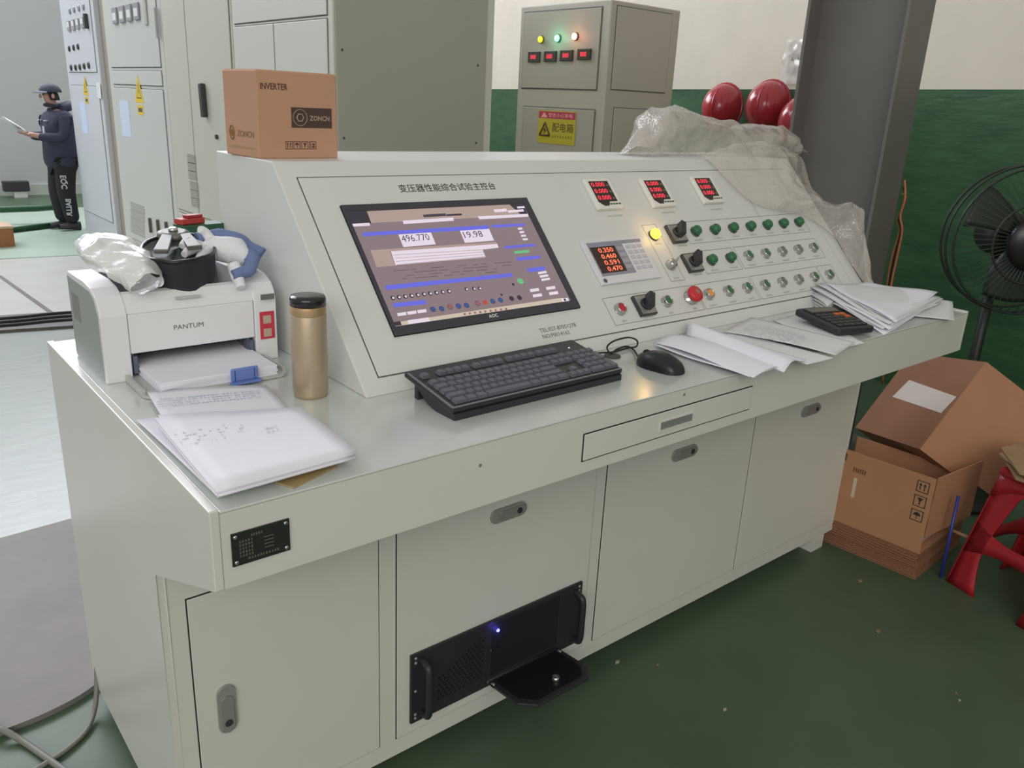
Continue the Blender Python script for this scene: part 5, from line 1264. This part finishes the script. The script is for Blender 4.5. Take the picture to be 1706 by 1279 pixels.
# ================================================================== worker
def skin(name, joints, edges, mats_, parent, sub=2, root=0):
    me = bpy.data.meshes.new(name); me.from_pydata([j[0] for j in joints], edges, []); me.update()
    o = bpy.data.objects.new(name, me); COL.objects.link(o)
    o.modifiers.new('s', 'SKIN'); 
    for v, j in zip(me.skin_vertices[0].data, joints):
        r = j[1]; v.radius = (r, r) if not isinstance(r, tuple) else r
        v.use_root = False
    me.skin_vertices[0].data[root].use_root = True
    sm_ = o.modifiers.new('d', 'SUBSURF'); sm_.levels = sub; sm_.render_levels = sub
    bpy.context.view_layer.update()
    m2 = bpy.data.meshes.new_from_object(o.evaluated_get(bpy.context.evaluated_depsgraph_get()))
    bpy.data.objects.remove(o)
    for p in m2.polygons: p.use_smooth = True
    m2.materials.clear(); m2.materials.append(mats_)
    ob = bpy.data.objects.new(name, m2); COL.objects.link(ob); ob.parent = parent
    return ob
pf = oz(122, 388, 0)
PX, PY = pf.x+.03, 8.70
hp = zat(PX, PY, 143)
K = hp/1.70
wk = E('person', None, 'worker in a dark blue jacket and black trousers reading a paper', 'person', M=Matrix.Translation((PX, PY, 0)) @ Matrix.Rotation(math.radians(8), 4, 'Z') @ Matrix.Diagonal((-K, K, K, 1)) )
# local: +x is the facing direction (mirrored by the scale), y sideways
wk.matrix_world = Matrix.Translation((PX, PY, 0)) @ Matrix.Rotation(math.radians(188), 4, 'Z') @ Matrix.Diagonal((K, K, K, 1))
M_skin = mat('skin', 'B98C7C', .55); M_jkt = mat('jacket_navy', '33364A', .75, var=.08, vscale=8); M_trs = mat('trousers_black', '222228', .8); M_shoe = mat('shoe_dark', '38363A', .6)
# body: head, neck, torso, arms, hands, legs as one mesh
J = [((0, 0, .98), .12), ((.0, 0, 1.2), .13), ((.0, 0, 1.36), .12), ((.015, 0, 1.44), .055), ((.04, 0, 1.50), .055), ((.055, 0, 1.585), (.095, .082)), ((.045, 0, 1.655), (.07, .065)),
     ((.0, .17, 1.36), .06), ((.04, .22, 1.12), .045), ((.26, .12, 1.13), .034), ((.33, .09, 1.145), .028),
     ((.0, -.17, 1.36), .06), ((.04, -.22, 1.12), .045), ((.26, -.10, 1.13), .034), ((.33, -.06, 1.145), .028),
     ((0, .09, .90), .085), ((.02, .1, .5), .055), ((-.02, .1, .09), .04), ((0, -.09, .90), .085), ((.05, -.1, .5), .055), ((.02, -.1, .09), .04)]
Ed = [(0, 1), (1, 2), (2, 3), (3, 4), (4, 5), (5, 6), (2, 7), (7, 8), (8, 9), (9, 10), (2, 11), (11, 12), (12, 13), (13, 14), (0, 15), (15, 16), (16, 17), (0, 18), (18, 19), (19, 20)]
nb = len(J)
for hy, base, sgn in ((.09, 10, 1), (-.06, 14, -1)):
    for f in range(4):
        y = hy+(f-1.5)*.019
        a = len(J); J.append(((.368, y, 1.15), .0095)); J.append(((.40, y, 1.155-.004*abs(f-1.5)), .0085)); J.append(((.425, y-sgn*.004, 1.17), .007)); Ed += [(base, a), (a, a+1), (a+1, a+2)]
    a = len(J); J.append(((.345, hy-sgn*.035, 1.165), .0095)); J.append(((.375, hy-sgn*.04, 1.185), .008)); Ed += [(base, a), (a, a+1)]
bd = skin('body', J, Ed, M_skin, wk, 2)
# face
def wp(name, fn, m, par=wk):
    b = NB(); fn(b); return O(name, b, m, par, local=True)
wp('nose', lambda b: ball(b, (.152, 0, 1.575), .016, 1.1, .8, 1.3), M_skin); 
for s_ in (-1, 1):
    wp('eye', lambda b: ball(b, (.138, .032*s_, 1.60), .010, .6, 1, .7), M_ink); wp('ear', lambda b: ball(b, (.04, .088*s_, 1.585), .024, .8, .4, 1.3), M_skin)
wp('mouth', lambda b: box(b, .138, .143, -.022, .022, 1.532, 1.538, bev=.002), mat('lips', '9A5E58', .6))
def hair_fn(u, v):
    a = 2*math.pi*u; e = math.pi*.5*v
    return V(.035+.105*math.cos(e)*math.cos(a)+.01, .094*math.cos(e)*math.sin(a), 1.61+.105*math.sin(e)-(.07*(1-v)*(1 if math.cos(a) < .3 else -.15)))
wp('hair', lambda b: grid(b, hair_fn, 24, 10, thick=.006), mat('hair_black', '1D1B1C', .7))
# cap / hood
def hood_fn(u, v):
    a = 2*math.pi*u; e = math.pi*.5*v
    return V(.03+.122*math.cos(e)*math.cos(a), .112*math.cos(e)*math.sin(a), 1.63+.10*math.sin(e))
wp('cap', lambda b: grid(b, hood_fn, 24, 8, thick=.006), mat('cap_navy', '3A3E4C', .7))
def brim_fn(u, v):
    a = (u-.5)*2.0; r_ = .115+.075*v*math.cos(a*.75); return V(.03+r_*math.cos(a), r_*math.sin(a)*.95, 1.635-.02*v)
wp('cap_brim', lambda b: grid(b, brim_fn, 12, 5, thick=.006), mat('cap_brim', '565A66', .7))
# jacket: torso shell + sleeves
JJ = [((0, 0, .70), (.215, .265)), ((0, 0, .90), (.205, .255)), ((-.02, 0, 1.15), (.21, .245)), ((-.03, 0, 1.33), (.19, .225)), ((0, 0, 1.42), (.095, .12)), ((.01, 0, 1.475), (.085, .095)),
      ((-.01, .19, 1.36), .085), ((.03, .245, 1.12), .07), ((.22, .14, 1.115), .055), ((.275, .115, 1.13), .05), ((-.01, -.19, 1.36), .085), ((.03, -.245, 1.12), .07), ((.22, -.12, 1.115), .055), ((.275, -.09, 1.13), .05)]
JE = [(0, 1), (1, 2), (2, 3), (3, 4), (4, 5), (3, 6), (6, 7), (7, 8), (8, 9), (3, 10), (10, 11), (11, 12), (12, 13)]
jk = skin('jacket', JJ, JE, M_jkt, wk, 2)
wp('hood_roll', lambda b: tube(b, spline([(-.02, -.12, 1.45), (-.12, -.09, 1.47), (-.16, 0, 1.49), (-.12, .09, 1.47), (-.02, .12, 1.45)], 5), .05, 10), M_jkt)
wp('collar', lambda b: tube(b, [V(.02+.085*math.cos(a), .085*math.sin(a), 1.47+.012*math.cos(a)) for a in [2*math.pi*k/20 for k in range(20)]], .022, 8, closed=True), mat('collar_navy', '2C2F42', .8))
for s_ in (-1, 1):
    wp('chest_tape', lambda b: box(b, .12, .175, .09*s_-.02, .09*s_+.02, 1.30, 1.312, Matrix.Translation((0, 0, 0))), mat('reflective', 'B8BAC4', .4))
wp('badge', lambda b: box(b, .165, .18, .02, .06, 1.16, 1.24), mat('badge_white', 'C9CBDA', .5))
# trousers
TJ = [((0, 0, .90), (.15, .17)), ((0, .09, .80), .135), ((.03, .1, .48), .11), ((-.01, .1, .085), .085), ((0, -.09, .80), .135), ((.06, -.1, .48), .11), ((.03, -.1, .085), .085)]
tr = skin('trousers', TJ, [(0, 1), (1, 2), (2, 3), (0, 4), (4, 5), (5, 6)], M_trs, wk, 2)
M_let = mat('white_lettering', 'C6C6CA', .7)
# letters run down the side that faces the camera (local +y here)
text('trouser_lettering', 'EQC', M_let, wk, V(.045, .238, .68), (0, 0, -1), (1, 0, .06), width=.16, height=.085, local=True, bold=.03)
text('trouser_lettering', 'BALLR', M_let, wk, V(.03, .222, .40), (.03, 0, -1), (1, 0, .03), width=.21, height=.065, local=True, bold=.03)
for s_, x in ((1, -.02), (-1, .02)):
    def sf(u, v):
        a = 2*math.pi*u; t = v
        return V(x-.07+.25*t, .1*s_+.048*math.cos(a)*(1-.35*abs(2*t-1)**3), .055+.055*math.sin(a)*(1-.45*t))
    wp('shoe', lambda b: grid(b, sf, 16, 10), M_shoe)
# sheet of paper held in the hands
pa4 = E('held_paper', None, 'white paper held open in the worker\'s hands', 'paper', M=wk.matrix_world @ Matrix.Translation((.40, .015, 1.165)))
b = NB(); grid(b, lambda u, v: V(-.01+.19*u, -.12+.24*v, .012+.15*u+.03*math.sin(math.pi*v)-.02*u*u), 10, 8, thick=.004); O('front_sheet', b, mat('held_sheet', 'E4E4E2', .8), pa4, local=True)
b = NB(); grid(b, lambda u, v: V(-.02+.12*u, -.10+.2*v, .006+.04*u+.01*math.sin(math.pi*v)), 8, 6, thick=.004); O('back_sheet', b, mat('held_sheet2', 'D2D2D0', .8), pa4, local=True)
